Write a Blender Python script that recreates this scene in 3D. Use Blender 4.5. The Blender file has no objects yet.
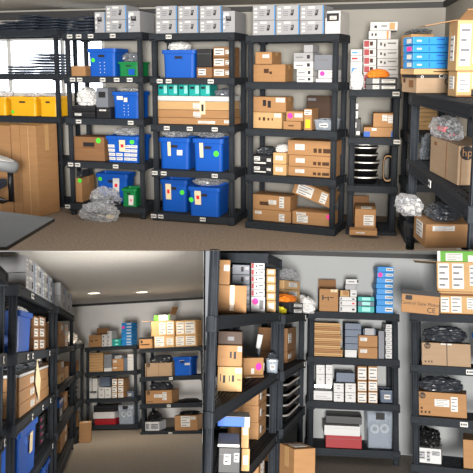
# Stock room seen in three views: a wide room above, two narrower rooms below it (built like an open-fronted doll's house).
import bpy, bmesh, math, random
from mathutils import Matrix, Vector, noise
SC = bpy.context.scene
COL = SC.collection
rnd = random.Random(7)
FOC, PX, PY = 700.0, 236.5, 182.0

# ---------------------------------------------------------------- materials
def lin(c):
    return tuple((v/255/12.92 if v/255 <= .04045 else ((v/255+.055)/1.055)**2.4) for v in c)
MATS = {}
def mat(name, rgb, rough=.6, var=.0, scale=8., metal=0., spec=.3, bump=0., stretch=None, emit=0.):
    m = bpy.data.materials.new(name); m.use_nodes = True
    nt = m.node_tree; b = nt.nodes['Principled BSDF']; c = lin(rgb)
    b.inputs['Base Color'].default_value = (*c, 1); b.inputs['Roughness'].default_value = rough
    b.inputs['Metallic'].default_value = metal; b.inputs['Specular IOR Level'].default_value = spec
    if var or bump:
        tc = nt.nodes.new('ShaderNodeTexCoord'); mp = nt.nodes.new('ShaderNodeMapping')
        if stretch: mp.inputs['Scale'].default_value = stretch
        n = nt.nodes.new('ShaderNodeTexNoise'); n.inputs['Scale'].default_value = scale; n.inputs['Detail'].default_value = 5
        nt.links.new(tc.outputs['Object'], mp.inputs['Vector']); nt.links.new(mp.outputs['Vector'], n.inputs['Vector'])
        if var:
            r = nt.nodes.new('ShaderNodeValToRGB')
            r.color_ramp.elements[0].position = .3; r.color_ramp.elements[1].position = .7
            r.color_ramp.elements[0].color = (*[max(0, v*(1-var)) for v in c], 1)
            r.color_ramp.elements[1].color = (*[min(1, v*(1+var)) for v in c], 1)
            nt.links.new(n.outputs['Fac'], r.inputs['Fac']); nt.links.new(r.outputs['Color'], b.inputs['Base Color'])
        if bump:
            bp = nt.nodes.new('ShaderNodeBump'); bp.inputs['Strength'].default_value = bump; bp.inputs['Distance'].default_value = .01
            nt.links.new(n.outputs['Fac'], bp.inputs['Height']); nt.links.new(bp.outputs['Normal'], b.inputs['Normal'])
    if emit:
        b.inputs['Emission Color'].default_value = (*c, 1); b.inputs['Emission Strength'].default_value = emit
    MATS[name] = m
    return m
def film(name, rgb, clear, rough=.18, vary=.35):
    m = bpy.data.materials.new(name); m.use_nodes = True; nt = m.node_tree
    b = nt.nodes['Principled BSDF']; b.inputs['Base Color'].default_value = (*lin(rgb), 1)
    b.inputs['Roughness'].default_value = rough; b.inputs['Specular IOR Level'].default_value = .8
    t = nt.nodes.new('ShaderNodeBsdfTransparent'); mx = nt.nodes.new('ShaderNodeMixShader')
    n = nt.nodes.new('ShaderNodeTexNoise'); n.inputs['Scale'].default_value = 14; n.inputs['Detail'].default_value = 6
    r = nt.nodes.new('ShaderNodeMapRange'); r.inputs['From Min'].default_value = .35; r.inputs['From Max'].default_value = .65
    r.inputs['To Min'].default_value = 1-clear; r.inputs['To Max'].default_value = min(1, 1+vary-clear)
    nt.links.new(n.outputs['Fac'], r.inputs['Value']); nt.links.new(r.outputs['Result'], mx.inputs['Fac'])
    nt.links.new(t.outputs[0], mx.inputs[1]); nt.links.new(b.outputs[0], mx.inputs[2])
    nt.links.new(mx.outputs[0], nt.nodes['Material Output'].inputs['Surface'])
    MATS[name] = m
mat('black_plastic', (44, 48, 53), .7, .12, 30, spec=.12)
mat('kraft', (162, 122, 82), .75, .07, 5, stretch=(1, 1, 6))
mat('kraft_dark', (132, 96, 64), .75, .08, 5, stretch=(1, 1, 6))
mat('kraft_light', (190, 154, 108), .75, .06, 5, stretch=(1, 1, 6))
mat('kraft_grey', (156, 132, 106), .75, .06, 5, stretch=(1, 1, 6))
mat('kraft_edge', (120, 82, 50), .8)
mat('box_grey', (156, 157, 160), .5, .03, 6)
mat('box_white', (200, 200, 199), .5, .03, 6)
mat('box_mid', (116, 120, 128), .5, .04, 6)
mat('box_slate', (92, 104, 122), .5, .05, 6)
mat('box_black', (34, 34, 36), .45, .08, 9)
mat('box_brown', (66, 48, 36), .6, .08, 9)
mat('paper', (214, 213, 208), .6)
mat('paper_warm', (226, 208, 170), .6)
mat('ink', (36, 34, 36), .6)
mat('ink_grey', (112, 112, 116), .6)
mat('ink_brown', (70, 46, 28), .7)
mat('tape', (186, 148, 100), .35, spec=.5)
mat('blue_bin', (8, 82, 176), .42, .06, 5, spec=.4)
mat('green_bin', (14, 120, 62), .42, .06, 5, spec=.4)
mat('yellow_bin', (236, 176, 20), .45, .06, 5, spec=.4)
mat('blue_box', (38, 134, 204), .45, .04, 6)
mat('blue_dark', (24, 84, 168), .5)
mat('teal_box', (22, 156, 150), .45, .05, 6)
mat('teal_pale', (150, 222, 208), .5)
mat('red_box', (150, 26, 34), .5, .06, 6)
mat('pink', (250, 60, 160), .6)
mat('lime', (80, 220, 60), .6)
mat('red_dot', (226, 40, 60), .6)
mat('orange', (240, 132, 40), .5, .1, 12)
mat('yellow_thing', (214, 200, 40), .5)
mat('fabric_black', (66, 76, 92), .75, .25, 14, bump=.4)
mat('rubber_black', (18, 18, 20), .4, spec=.5)
mat('silver', (200, 198, 192), .3, metal=.6, spec=.6)
mat('tan_rim', (170, 134, 96), .6)
mat('table_grey', (88, 90, 90), .6, .08, 4, spec=.25)
mat('chair_grey', (120, 124, 126), .5); mat('chair_pale', (206, 206, 200), .5)
mat('green_print', (96, 160, 60), .6)
mat('carpet', (138, 124, 110), .95, .22, 42, bump=.5, spec=.05)
mat('carpet_grey', (140, 133, 124), .95, .18, 42, bump=.5, spec=.05)
mat('wall_grey', (164, 161, 153), .85, .03, 2)
mat('wall_pale', (236, 234, 230), .85, .03, 2)
mat('wall_cool', (168, 171, 171), .85, .03, 2)
mat('ceiling_paint', (206, 200, 188), .9, .06, 30, bump=.3)
mat('ceiling_pale', (226, 223, 216), .9, .05, 30, bump=.3)
mat('trim_dark', (62, 62, 62), .6)
mat('trim_pale', (200, 200, 196), .6)
mat('partition', (10, 10, 11), .9, spec=0.)
mat('window_glow', (236, 244, 255), .5, emit=4.2)
mat('lamp_glow', (255, 240, 214), .5, emit=9.)
film('clear_film', (204, 206, 210), .8); film('white_film', (226, 226, 224), .22, .3)
film('grey_film', (124, 130, 138), .5); film('black_film', (54, 58, 64), .1, .3)
film('tote_clear', (186, 198, 212), .7, .15, .06)

# ---------------------------------------------------------------- mesh helpers
class MB:
    """collects shapes and links them as one mesh object"""
    def __init__(s): s.v = []; s.f = []; s.mi = []; s.m = []; s.sm = []
    def mid(s, m):
        if m not in s.m: s.m.append(m)
        return s.m.index(m)
    def add(s, vs, fs, m, smooth=False):
        b = len(s.v); s.v += [tuple(v) for v in vs]; i = s.mid(m)
        for f in fs: s.f.append(tuple(b+q for q in f)); s.mi.append(i); s.sm.append(smooth)
    def hexa(s, p, m):      # 8 corners: bottom loop 0-3, top loop 4-7
        s.add(p, [(3, 2, 1, 0), (4, 5, 6, 7), (0, 1, 5, 4), (1, 2, 6, 5), (2, 3, 7, 6), (3, 0, 4, 7)], m)
    def box(s, x0, x1, y0, y1, z0, z1, m, warp=None):
        p = [(x0, y0, z0), (x1, y0, z0), (x1, y1, z0), (x0, y1, z0), (x0, y0, z1), (x1, y0, z1), (x1, y1, z1), (x0, y1, z1)]
        s.hexa([warp(q) for q in p] if warp else p, m)
    def rbox(s, x0, x1, y0, y1, z0, z1, m, r=.006):
        bm = bmesh.new(); bmesh.ops.create_cube(bm, size=1)
        for v in bm.verts: v.co = ((x0+x1)/2+v.co.x*(x1-x0), (y0+y1)/2+v.co.y*(y1-y0), (z0+z1)/2+v.co.z*(z1-z0))
        r = min(r, .3*min(abs(x1-x0), abs(y1-y0), abs(z1-z0)))
        bmesh.ops.bevel(bm, geom=bm.edges[:], offset=r, segments=2, affect='EDGES', profile=.6)
        bm.verts.index_update()
        s.add([v.co for v in bm.verts], [[v.index for v in f.verts] for f in bm.faces], m); bm.free()
    def tube(s, pts, r, m, n=10, cap=True):
        pts = [Vector(p) for p in pts]; rings = []
        for i, p in enumerate(pts):
            t = (pts[min(i+1, len(pts)-1)]-pts[max(i-1, 0)]).normalized()
            a = t.cross(Vector((0, 0, 1)) if abs(t.z) < .9 else Vector((1, 0, 0))).normalized(); b = t.cross(a)
            rr = r[i] if isinstance(r, (list, tuple)) else r
            rings.append([p+a*rr*math.cos(q*math.tau/n)+b*rr*math.sin(q*math.tau/n) for q in range(n)])
        vs = [q for g in rings for q in g]; fs = []
        for i in range(len(pts)-1):
            for q in range(n):
                k = (q+1) % n; fs.append((i*n+q, i*n+k, (i+1)*n+k, (i+1)*n+q))
        if cap: fs += [tuple(range(n-1, -1, -1)), tuple((len(pts)-1)*n+q for q in range(n))]
        s.add(vs, fs, m, True)
    def loft(s, rings, m, caps=(True, True), smooth=True):
        n = len(rings[0]); vs = [q for g in rings for q in g]; fs = []
        for i in range(len(rings)-1):
            for q in range(n):
                k = (q+1) % n; fs.append((i*n+q, i*n+k, (i+1)*n+k, (i+1)*n+q))
        if caps[0]: fs.append(tuple(range(n-1, -1, -1)))
        if caps[1]: fs.append(tuple((len(rings)-1)*n+q for q in range(n)))
        s.add(vs, fs, m, smooth)
    def build(s, name, parent=None):
        me = bpy.data.meshes.new(name); me.from_pydata(s.v, [], s.f)
        for m in s.m: me.materials.append(MATS[m])
        me.polygons.foreach_set('material_index', s.mi); me.polygons.foreach_set('use_smooth', s.sm); me.update()
        o = bpy.data.objects.new(name, me); COL.objects.link(o)
        if parent: o.parent = parent
        return o
def tag(o, label, cat, group=None):
    o['label'] = label; o['category'] = cat
    if group: o['group'] = group
    return o
def empty(name):
    o = bpy.data.objects.new(name, None); COL.objects.link(o); return o
def facept(dim, face, a, b, t):
    w, d, h = dim
    if face == 'f': return (-w/2+a*w, -t, b*h)
    if face == 'r': return (w/2+t, a*d, b*h)
    if face == 'l': return (-w/2-t, (1-a)*d, b*h)
    return (-w/2+a*w, b*d, h+t)
def slab(mb, dim, face, a0, a1, b0, b1, m, t0=.0002, t1=.002):
    c = [(a0, b0), (a1, b0), (a1, b1), (a0, b1)]
    mb.hexa([facept(dim, face, a, b, t0) for a, b in c]+[facept(dim, face, a, b, t1) for a, b in c], m)
def plate(par, dim, name, face, a0, a1, b0, b1, m='paper', lines=0, ink='ink', label=None):
    mb = MB(); slab(mb, dim, face, a0, a1, b0, b1, m)
    for i in range(lines):
        q = b1-(b1-b0)*(i+.6)/(lines+.2); hh = (b1-b0)/(lines+.2)*.15
        e = a0+(a1-a0)*(.9 if i % 2 == 0 else .62)
        slab(mb, dim, face, a0+(a1-a0)*.1, e, q-hh, q+hh, ink, .0021, .0026)
    o = mb.build(name, par)
    if label: o['label'] = label
    return o
def disc(par, dim, name, face, a, b, r, m, label=None):
    w, d, h = dim; c = Vector(facept(dim, face, a, b, 0)); n = (Vector(facept(dim, face, a, b, 1))-c)
    e1 = (Vector(facept(dim, face, a+.01, b, 0))-c).normalized(); e2 = (Vector(facept(dim, face, a, b+.01, 0))-c).normalized()
    ring = [e1*math.cos(i*math.tau/16)*r+e2*math.sin(i*math.tau/16)*r for i in range(16)]
    mb = MB(); mb.loft([[c+n*.0028+q for q in ring], [c+n*.0042+q for q in ring]], m, smooth=False)
    o = mb.build(name, par)
    if label: o['label'] = label
    return o
def lettering(par, dim, txt, face, a, b, size, m='ink'):
    cu = bpy.data.curves.new('lettering', 'FONT'); cu.body = txt; cu.size = size; cu.extrude = .0006
    cu.align_x = 'CENTER'; cu.align_y = 'CENTER'; cu.materials.append(MATS[m])
    tmp = bpy.data.objects.new('lettering_curve', cu); COL.objects.link(tmp); bpy.context.view_layer.update()
    me = bpy.data.meshes.new_from_object(tmp.evaluated_get(bpy.context.evaluated_depsgraph_get())); bpy.data.objects.remove(tmp)
    o = bpy.data.objects.new('lettering', me); COL.objects.link(o); o.parent = par
    R = {'f': Matrix.Rotation(math.pi/2, 4, 'X'), 'r': Matrix.Rotation(math.pi/2, 4, 'Z') @ Matrix.Rotation(math.pi/2, 4, 'X'),
         'l': Matrix.Rotation(-math.pi/2, 4, 'Z') @ Matrix.Rotation(math.pi/2, 4, 'X'), 't': Matrix.Identity(4)}[face]
    o.matrix_local = Matrix.Translation(facept(dim, face, a, b, .0034)) @ R
    return o

# ---------------------------------------------------------------- rooms
def nrm(v): return Vector(v).normalized()
RTOP = None
class Room:
    def __init__(s, vx, vy, roll, eye):
        global RTOP
        d = nrm(((vx-PX)/FOC, 1, -(vy-PY)/FOC)); r = d.cross(Vector((0, 0, 1))).normalized(); u = r.cross(d)
        c, q = math.cos(roll), math.sin(roll); r, u = c*r+q*u, -q*r+c*u
        s.R = Matrix((r, d, u)).transposed(); s.eye = eye
        if RTOP is None: RTOP = (s.R.copy(), eye)
        s.W = Matrix.Translation((0, 0, RTOP[1])) @ (RTOP[0].transposed() @ s.R).to_4x4() @ Matrix.Translation((0, 0, -eye))
    def ray(s, x, y): return s.R.transposed() @ Vector(((x-PX)/FOC, 1, -(y-PY)/FOC))
    def proj(s, p):
        q = s.R @ (Vector(p)-Vector((0, 0, s.eye))); return PX+FOC*q.x/q.y, PY-FOC*q.z/q.y
    def plan(s, x, sc):
        lo, hi = -400, 900
        for _ in range(50):
            m = (lo+hi)/2
            if s.ray(x, m).z > 0: lo = m
            else: hi = m
        q = s.ray(x, lo)*(FOC/sc); return Vector((q.x, q.y))
    def atz(s, x, y, z):        # the point of height z seen at a pixel
        q = s.ray(x, y); q = q*((z-s.eye)/q.z); return Vector((q.x, q.y, z))
class Frame:
    """a front line on a room's floor plan: u runs along it, v away from the viewer's side"""
    def __init__(s, room, xl, sl, xr, sr):
        a, b = room.plan(xl, sl), room.plan(xr, sr); s.set(room, a, b)
    def set(s, room, a, b):
        s.room, s.a, s.w = room, a, (b-a).length; s.u = (b-a)/s.w; s.v = Vector((-s.u.y, s.u.x))
        s.M = Matrix(((s.u.x, s.v.x, 0, a.x), (s.u.y, s.v.y, 0, a.y), (0, 0, 1, 0), (0, 0, 0, 1)))
        return s
    def pt(s, u, v, z): q = s.a+s.u*u+s.v*v; return Vector((q.x, q.y, z))
    def hit(s, x, y, v=0.):     # (u, z) on the plane v seen at a pixel
        r = s.room.ray(x, y); o = Vector((0, 0, s.room.eye)); n = Vector((s.v.x, s.v.y, 0)); p = s.pt(0, v, 0)
        t = (p-o).dot(n)/r.dot(n); q = o+r*t
        return (Vector((q.x, q.y))-s.a).dot(s.u), q.z
    def shift(s, dv):
        f = Frame.__new__(Frame); q = s.v*dv; return f.set(s.room, s.a+q, s.a+q+s.u*s.w)
TOP = {}
def put(fr, zb, make, x0, x1, ytop, label, v=.05, d=.3, rot=0., group=None, cat=None, h=None, gap=.0025, lean=0., **kw):
    """build one thing that spans x0..x1 on the plane v of a frame, standing at height zb (or on another thing)"""
    if not isinstance(zb, (int, float)): zb = TOP[zb.name]+.0015
    U = getattr(fr, 'unit', None)
    if U and zb < U.z[-1] and v >= 0:        # keep clear of the uprights
        yb = fr.room.proj(fr.pt(fr.hit((x0+x1)/2, 300, v)[0], v, zb))[1]
        uu = sorted((fr.hit(x0, yb, v)[0], fr.hit(x1, yb, v)[0]))
        if uu[0] < .068 or uu[1] > fr.w-.068:
            v = max(v, .085)
            if v < U.dl-.1: d = min(d, U.dl-.075-v)
    um = fr.hit((x0+x1)/2, 300, v)[0]
    for _ in range(3):
        yb = fr.room.proj(fr.pt(um, v, zb))[1]; um = fr.hit((x0+x1)/2, yb, v)[0]
    if h is None: ym = (yb+ytop)/2; h = max(.008, fr.hit((x0+x1)/2, ytop, v)[1]-zb)
    else: ym = yb
    u0, u1 = fr.hit(x0, ym, v)[0], fr.hit(x1, ym, v)[0]
    if u0 > u1: u0, u1 = u1, u0
    if U and v >= 0:
        e = .03 if zb < U.z[-1] else 0.; u0, u1 = max(u0, e), min(u1, fr.w-e)
    w = max(.01, u1-u0-2*gap)
    o, c = make(w, d, h, **kw)
    place = getattr(fr.room, 'picture', '')
    if 'picture' not in label and len((label+', '+place).replace('-', ' ').split()) <= 15: label += ', '+place
    tag(o, label, cat or c, group)
    o.matrix_world = fr.room.W @ fr.M @ Matrix.Translation(((u0+u1)/2, v, zb+.001)) @ Matrix.Rotation(rot, 4, 'Z') @ Matrix.Rotation(lean, 4, 'Y')
    TOP[o.name] = zb+.001+h
    return o

# ---------------------------------------------------------------- kinds of things
def printing(o, dim, prints, ink):
    p = MB(); n = 0
    for f, a0, a1, b0, b1, *m in prints:
        if (a1-a0)*(b1-b0) > .045:
            q = MB(); slab(q, dim, f, a0, a1, b0, b1, m[0] if m else ink, .0003, .0012); q.build('printed_panel', o)
        else: slab(p, dim, f, a0, a1, b0, b1, m[0] if m else ink, .0003, .0012); n += 1
    if n: p.build('printing', o)
def carton(w, d, h, tone='kraft', labels=(), tape=True, prints=(), texts=(), handle=None, dots=(), name='carton', seam=True, strap=None, band=None, logo=None):
    dim = (w, d, h); mb = MB(); mb.rbox(-w/2, w/2, 0, d, 0, h, tone, .005)
    if seam: mb.box(-w/2+.004, w/2-.004, d/2-.0015, d/2+.0015, h-.0005, h+.0004, 'kraft_edge')
    o = mb.build(name)
    if tape:
        t = MB(); q = min(.03, d*.14)
        slab(t, dim, 't', .01, .99, .5-q/d, .5+q/d, 'tape', .0005, .0012)
        if w > .05:
            for f in 'lr': slab(t, dim, f, .5-q/d, .5+q/d, .72, 1, 'tape', .0002, .001)
        t.build('tape', o)
    for L in labels:
        f, a0, a1, b0, b1 = L[:5]; plate(o, dim, 'shipping_label', f, a0, a1, b0, b1, L[5] if len(L) > 5 else 'paper', 4, 'ink_grey')
    printing(o, dim, prints, 'ink_brown')
    for f, txt, a, b, sz, *m in texts: lettering(o, dim, txt, f, a, b, sz, m[0] if m else 'ink')
    if handle:
        f, a0, a1, b0, b1 = handle; p = MB(); slab(p, dim, f, a0, a1, b0, b1, 'kraft_edge', .0003, .0012)
        slab(p, dim, f, a0+.02, a1-.02, b0+(b1-b0)*.3, b1-.01, 'ink', .0013, .0018); p.build('handle_hole', o)
    for f, a, b, r, m in dots: disc(o, dim, 'sticker', f, a, b, r, m, {'pink': 'pink round sticker', 'lime': 'lime green round sticker'}.get(m))
    if strap: p = MB(); slab(p, dim, 'f', strap-.008, strap+.008, 0, 1, 'ink', .002, .004); slab(p, dim, 't', strap-.008, strap+.008, 0, 1, 'ink', .002, .004); p.build('strap', o)
    if band:
        p = MB(); 
        for f in ('f', 'l', 'r'): slab(p, dim, f, 0, 1, 1-band, 1, 'ink', .0003, .0015)
        p.build('lid_band', o)
    if logo:
        f, a, b, r = logo; disc(o, dim, 'logo_disc', f, a, b, r, 'ink')
        t = lettering(o, dim, 'hp', f, a, b, r*1.5, 'kraft'); t.location += Vector({'f': (0, -.0025, 0), 'r': (.0025, 0, 0), 'l': (-.0025, 0, 0)}[f])
    return o, 'box'
def flap_on(o, dim, side, ln, ang, tone='kraft', name='flap'):
    w, d, h = dim; mb = MB()
    if side == 'l': mb.box(-ln, 0, .004, d-.004, -.002, .002, tone); M = Matrix.Translation((-w/2, 0, h)) @ Matrix.Rotation(ang, 4, 'Y')
    elif side == 'r': mb.box(0, ln, .004, d-.004, -.002, .002, tone); M = Matrix.Translation((w/2, 0, h)) @ Matrix.Rotation(-ang, 4, 'Y')
    elif side == 'b': mb.box(-w/2+.004, w/2-.004, 0, ln, -.002, .002, tone); M = Matrix.Translation((0, d, h)) @ Matrix.Rotation(ang, 4, 'X')
    else: mb.box(-w/2+.004, w/2-.004, -ln, 0, -.002, .002, tone); M = Matrix.Translation((0, 0, h)) @ Matrix.Rotation(-ang, 4, 'X')
    f = mb.build(name, o); f.matrix_local = M; return f
def device_box(w, d, h, tone='box_grey', pic=True, strip='r', face='f', style=0):
    dim = (w, d, h); mb = MB(); mb.rbox(-w/2, w/2, 0, d, 0, h, tone, .003); o = mb.build('device_box')
    if pic:
        p = MB(); W = w if face == 'f' else d
        if style == 0: ca, cb, ha, hb, sl = .7, .5, .055, .19, .35
        else: ca, cb, ha, hb, sl = .5, .64, .2, .11, -.1
        pts = [(-ha, -hb), (ha, -hb), (ha, hb), (-ha, hb)]
        q = [(ca+x+sl*y*h/W*.6, cb+y) for x, y in pts]
        p.hexa([facept(dim, face, a, b, .0003) for a, b in q]+[facept(dim, face, a, b, .0035) for a, b in q], 'ink')
        q = [(ca+x*.6+sl*y*h/W*.6, cb+y*.5+.05) for x, y in pts]
        p.hexa([facept(dim, face, a, b, .0036) for a, b in q]+[facept(dim, face, a, b, .0042) for a, b in q], 'ink_grey')
        p.build('device_picture', o)['label'] = 'dark printed picture of a handset'
    if strip:
        p = MB(); a = (.955, .995) if strip == 'r' else (.005, .04); slab(p, dim, face, *a, .02, .98, 'blue_box', .0003, .0012); p.build('blue_strip', o)['label'] = 'light blue printed edge strip'
    plate(o, dim, 'label', face, .34 if style == 0 else .12, .62 if style == 0 else .5, .78, .92, 'paper')
    p = MB()
    for i in range(3): slab(p, dim, face, .07, .2, .18+i*.26, .3+i*.26, 'paper', .0003, .001)
    for i in range(3): slab(p, dim, face, .3, .52, .3+i*.13, .34+i*.13, 'ink_grey', .0003, .001)
    p.build('printing', o)
    return o, 'box'
def plain_box(w, d, h, tone='box_white', name='small_box', label_at=None, lines=2, prints=(), dots=(), side=None, texts=()):
    dim = (w, d, h); mb = MB(); mb.rbox(-w/2, w/2, 0, d, 0, h, tone, .003); o = mb.build(name)
    p = MB()
    if h > .05: slab(p, dim, 'f', .03, .97, .72, .735, 'ink_grey', .0003, .0009); p.build('lid_seam', o)
    for L in label_at or (): plate(o, dim, 'label', *L[:5], L[5] if len(L) > 5 else 'paper', lines, L[6] if len(L) > 6 else 'ink')
    printing(o, dim, prints, 'ink')
    for f, a, b, r, m in dots: disc(o, dim, 'sticker', f, a, b, r, m, 'pink round sticker')
    for f, txt, a, b, sz, *m in texts: lettering(o, dim, txt, f, a, b, sz, m[0] if m else 'ink')
    return o, 'box'
def ringrect(w0, d0, cx, cy, z, r=.03, n=4):
    pts = []
    for sx, sy, a0 in ((1, 1, 0), (-1, 1, 90), (-1, -1, 180), (1, -1, 270)):
        for i in range(n+1):
            a = math.radians(a0+90*i/n); pts.append((cx+sx*(w0/2-r)+r*math.cos(a), cy+sy*(d0/2-r)+r*math.sin(a), z))
    return pts
def tote(w, d, h, tone='blue_bin', tags=(), dots=(), holes=True, labels=(), taper=.88, face='f'):
    r = min(.03, w*.15, d*.15); T = taper; c = d/2; mb = MB(); e = .012
    mb.loft([ringrect(w*T, d*T, 0, c, 0, r), ringrect(w-.03, d-.03, 0, c, h*.86, r), ringrect(w, d, 0, c, h*.87, r), ringrect(w, d, 0, c, h, r),
             ringrect(w-2*e, d-2*e, 0, c, h, r*.7), ringrect(w*T-2*e, d*T-2*e, 0, c, .012, r*.6)], tone, smooth=False)
    o = mb.build('tote_bin'); dim = (w, d, h)
    def fp(a, b, t):        # a point on the sloping face
        k = (1-T)/2*(1-b/.86) if b < .86 else 0
        base = .015*min(1, b/.86)
        if face == 'f': return (-w/2+w*(k+a*(1-2*k)), d*k+base-t, b*h)
        if face == 'l': return (-w/2+w*k+base-t, d*(1-k)-a*d*(1-2*k), b*h)
        return (w/2-w*k-base+t, d*k+a*d*(1-2*k), b*h)
    def fq(mb, a0, a1, b0, b1, m, t0, t1):
        cc = [(a0, b0), (a1, b0), (a1, b1), (a0, b1)]; mb.hexa([fp(a, b, t0) for a, b in cc]+[fp(a, b, t1) for a, b in cc], m)
    p = MB(); fq(p, .36, .64, .66, .8, tone, .0, .008); fq(p, .39, .61, .685, .775, 'ink', .0081, .009); p.build('handle', o)
    if holes:
        p = MB()
        for i in range(2):
            for j in range(4): fq(p, .42+.16*i, .445+.16*i, .12+.12*j, .15+.12*j, 'paper' if tone == 'blue_bin' else 'ink', .001, .0025)
        p.build('hole_rows', o)
    for a0, a1, b0, b1, m, dot in tags:
        p = MB(); fq(p, a0, a1, b0, b1, m, .012, .0145); q = p.build('hang_tag', o); q['label'] = 'card hang tag'
        if dot:
            p = MB(); am, bm = (a0+a1)/2, (b0+b1)/2; fq(p, am-.045, am+.045, bm-.06, bm+.06, dot, .0146, .016); p.build('dot', q)
    for a, b, rr, m in dots:
        W = w if face == 'f' else d
        p = MB(); ring = [(a+rr*math.cos(i*math.tau/14)/W, b+rr*math.sin(i*math.tau/14)/h) for i in range(14)]
        p.loft([[fp(x, y, .0075) for x, y in ring], [fp(x, y, .009) for x, y in ring]], m, smooth=False); p.build('sticker', o)['label'] = 'round lime sticker'
    if labels:
        for a0, a1, b0, b1 in labels:
            p = MB(); fq(p, a0, a1, b0, b1, 'paper', .002, .0035); fq(p, a0+.02, a1-.04, (b0+b1)/2-.008, (b0+b1)/2+.012, 'ink_grey', .0036, .0042); p.build('label', o)
    return o, 'bin'
def heap(w, d, h, film='clear_film', seed=1, inner=None, name='plastic_bag', rough=1., sub=4):
    def blob(w, d, h, seed, m, sub, amp):
        bm = bmesh.new(); bmesh.ops.create_icosphere(bm, subdivisions=sub, radius=1)
        for v in bm.verts:
            c = v.co.normalized(); p = Vector((c.x, c.y, c.z))
            n = noise.noise(p*1.7+Vector((seed*3.1, 0, 0)))*.3 - abs(noise.noise(p*3.4+Vector((0, seed*2.7, 0))))*.55 - abs(noise.noise(p*7+Vector((0, 0, seed))))*.4 - abs(noise.noise(p*14+Vector((seed, 0, 0))))*.16 + .2
            q = p*(1-.12+n*amp*.55)
            q.x = math.copysign(abs(q.x)**.8, q.x); q.y = math.copysign(abs(q.y)**.8, q.y)
            z = max(0., (q.z+.55)/1.6); v.co = (max(-1.0, min(1.0, q.x))*w/2, d/2+max(-1., min(1., q.y))*d/2, min(1.08, z)*h)
        bm.verts.index_update(); mb = MB(); mb.add([v.co for v in bm.verts], [[v.index for v in f.verts] for f in bm.faces], m, False); bm.free(); return mb
    o = blob(w, d, h, seed, film, sub, rough).build(name)
    if inner:
        r = random.Random(seed); mb = MB()
        for i in range(9):
            x = r.uniform(-.3, .3)*w; y = d*r.uniform(.3, .6); z = h*r.uniform(.05, .35); L = w*r.uniform(.12, .22); K = h*r.uniform(.1, .22)
            mb.rbox(x-L/2, x+L/2, y-d*.12, y+d*.12, z, z+K, inner[i % len(inner)], .004)
        mb.build('contents', o)
    return o, 'bag'
def sleeve(w, d, h, seed=0):
    n = 10; mb = MB(); r = random.Random(seed); g = []
    for lay in (0, 1):
        for j in range(5):
            for i in range(n+1):
                x = -w/2+w*i/n; y = d*j/4; e = min(i, n-i)/n*4; e = min(1, e)*min(1, min(j, 4-j)+.35)
                z = h*.5+(h*.5*(.35+.65*e))*(1 if lay else -1) + (-h*.45*abs(noise.noise(Vector((x*6, y*6, seed*1.7))))*e if lay else 0)
                g.append((x, y, max(0., z)))
    N = (n+1)*5; f = []
    for j in range(4):
        for i in range(n):
            a = j*(n+1)+i; f += [(a, a+n+1, a+n+2, a+1), (N+a, N+a+1, N+a+n+2, N+a+n+1)]
    ed = [i for i in range(n+1)]+[(n+1)*j+n for j in range(1, 5)]+[4*(n+1)+i for i in range(n-1, -1, -1)]+[(n+1)*j for j in range(3, 0, -1)]
    for a, b in zip(ed, ed[1:]+ed[:1]): f.append((a, b, N+b, N+a))
    mb.add(g, f, 'fabric_black'); o = mb.build('padded_sleeve')
    p = MB(); p.tube([(-w*.45, -.002, h*.5), (0, -.004, h*.55), (w*.45, -.002, h*.5)], .004, 'rubber_black', 6); p.build('zip', o)
    return o, 'sleeve'
def mailer(w, d, h, tone='kraft_light'):
    mb = MB(); mb.rbox(-w/2, w/2, 0, d, 0, h, tone, .004); o = mb.build('kraft_mailer')
    p = MB(); p.box(-w/2+.01, w/2-.01, -.002, .0, h*.35, h*.5, 'kraft_edge'); p.build('fold_line', o)
    return o, 'mailer'
def tray(w, d, h):
    mb = MB(); c = d/2; r = min(w, d)*.3
    mb.loft([ringrect(w*.8, d*.8, 0, c, 0, r*.8, 6), ringrect(w*.96, d*.96, 0, c, h*.75, r, 6), ringrect(w, d, 0, c, h*.8, r, 6), ringrect(w*.9, d*.9, 0, c, h*.78, r*.95, 6), ringrect(w*.76, d*.76, 0, c, .01, r*.8, 6)], 'rubber_black')
    o = mb.build('round_tray')
    p = MB(); p.loft([ringrect(w, d, 0, c, h*.805, r, 6), ringrect(w*1.01, d*1.01, 0, c, h*.9, r, 6), ringrect(w*.97, d*.97, 0, c, h, r, 6), ringrect(w*.93, d*.93, 0, c, h*.85, r, 6)], 'silver', (False, False)); p.build('rim', o)['label'] = 'shiny pale rim'
    return o, 'tray'
def clear_tote(w, d, h, lidtone='tote_clear', inner=('ink', 'paper')):
    mb = MB(); r = .02; c = d/2; T = .9
    mb.loft([ringrect(w*T, d*T, 0, c, 0, r), ringrect(w*.97, d*.97, 0, c, h*.9, r), ringrect(w*.97-.012, d*.97-.012, 0, c, h*.9, r*.7), ringrect(w*T-.012, d*T-.012, 0, c, .006, r*.7)], 'tote_clear', smooth=False)
    o = mb.build('clear_tote')
    p = MB(); p.loft([ringrect(w, d, 0, c, h*.9, r), ringrect(w, d, 0, c, h*.96, r), ringrect(w*.92, d*.92, 0, c, h, r)], lidtone, smooth=False); p.build('lid', o)
    p = MB(); p.box(-w*.16, w*.16, -.012, -.001, h*.78, h*.96, 'ink'); p.build('latch', o)['label'] = 'black latch'
    q = MB()
    for i, (x, z) in enumerate(((-.18, .5), (.18, .52))):
        q.loft([[(w*(x+rr*math.cos(a*math.tau/14)), d*.12+yy, h*z+w*rr*math.sin(a*math.tau/14)) for a in range(14)] for rr, yy in ((.17, 0), (.17, .04), (.09, .04), (.09, 0), (.17, 0))], 'paper', (False, False))
    q.rbox(-w*.38, w*.38, d*.25, d*.8, .01, h*.42, 'box_slate'); q.build('cable_coils', o)
    return o, 'storage tote'
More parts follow.
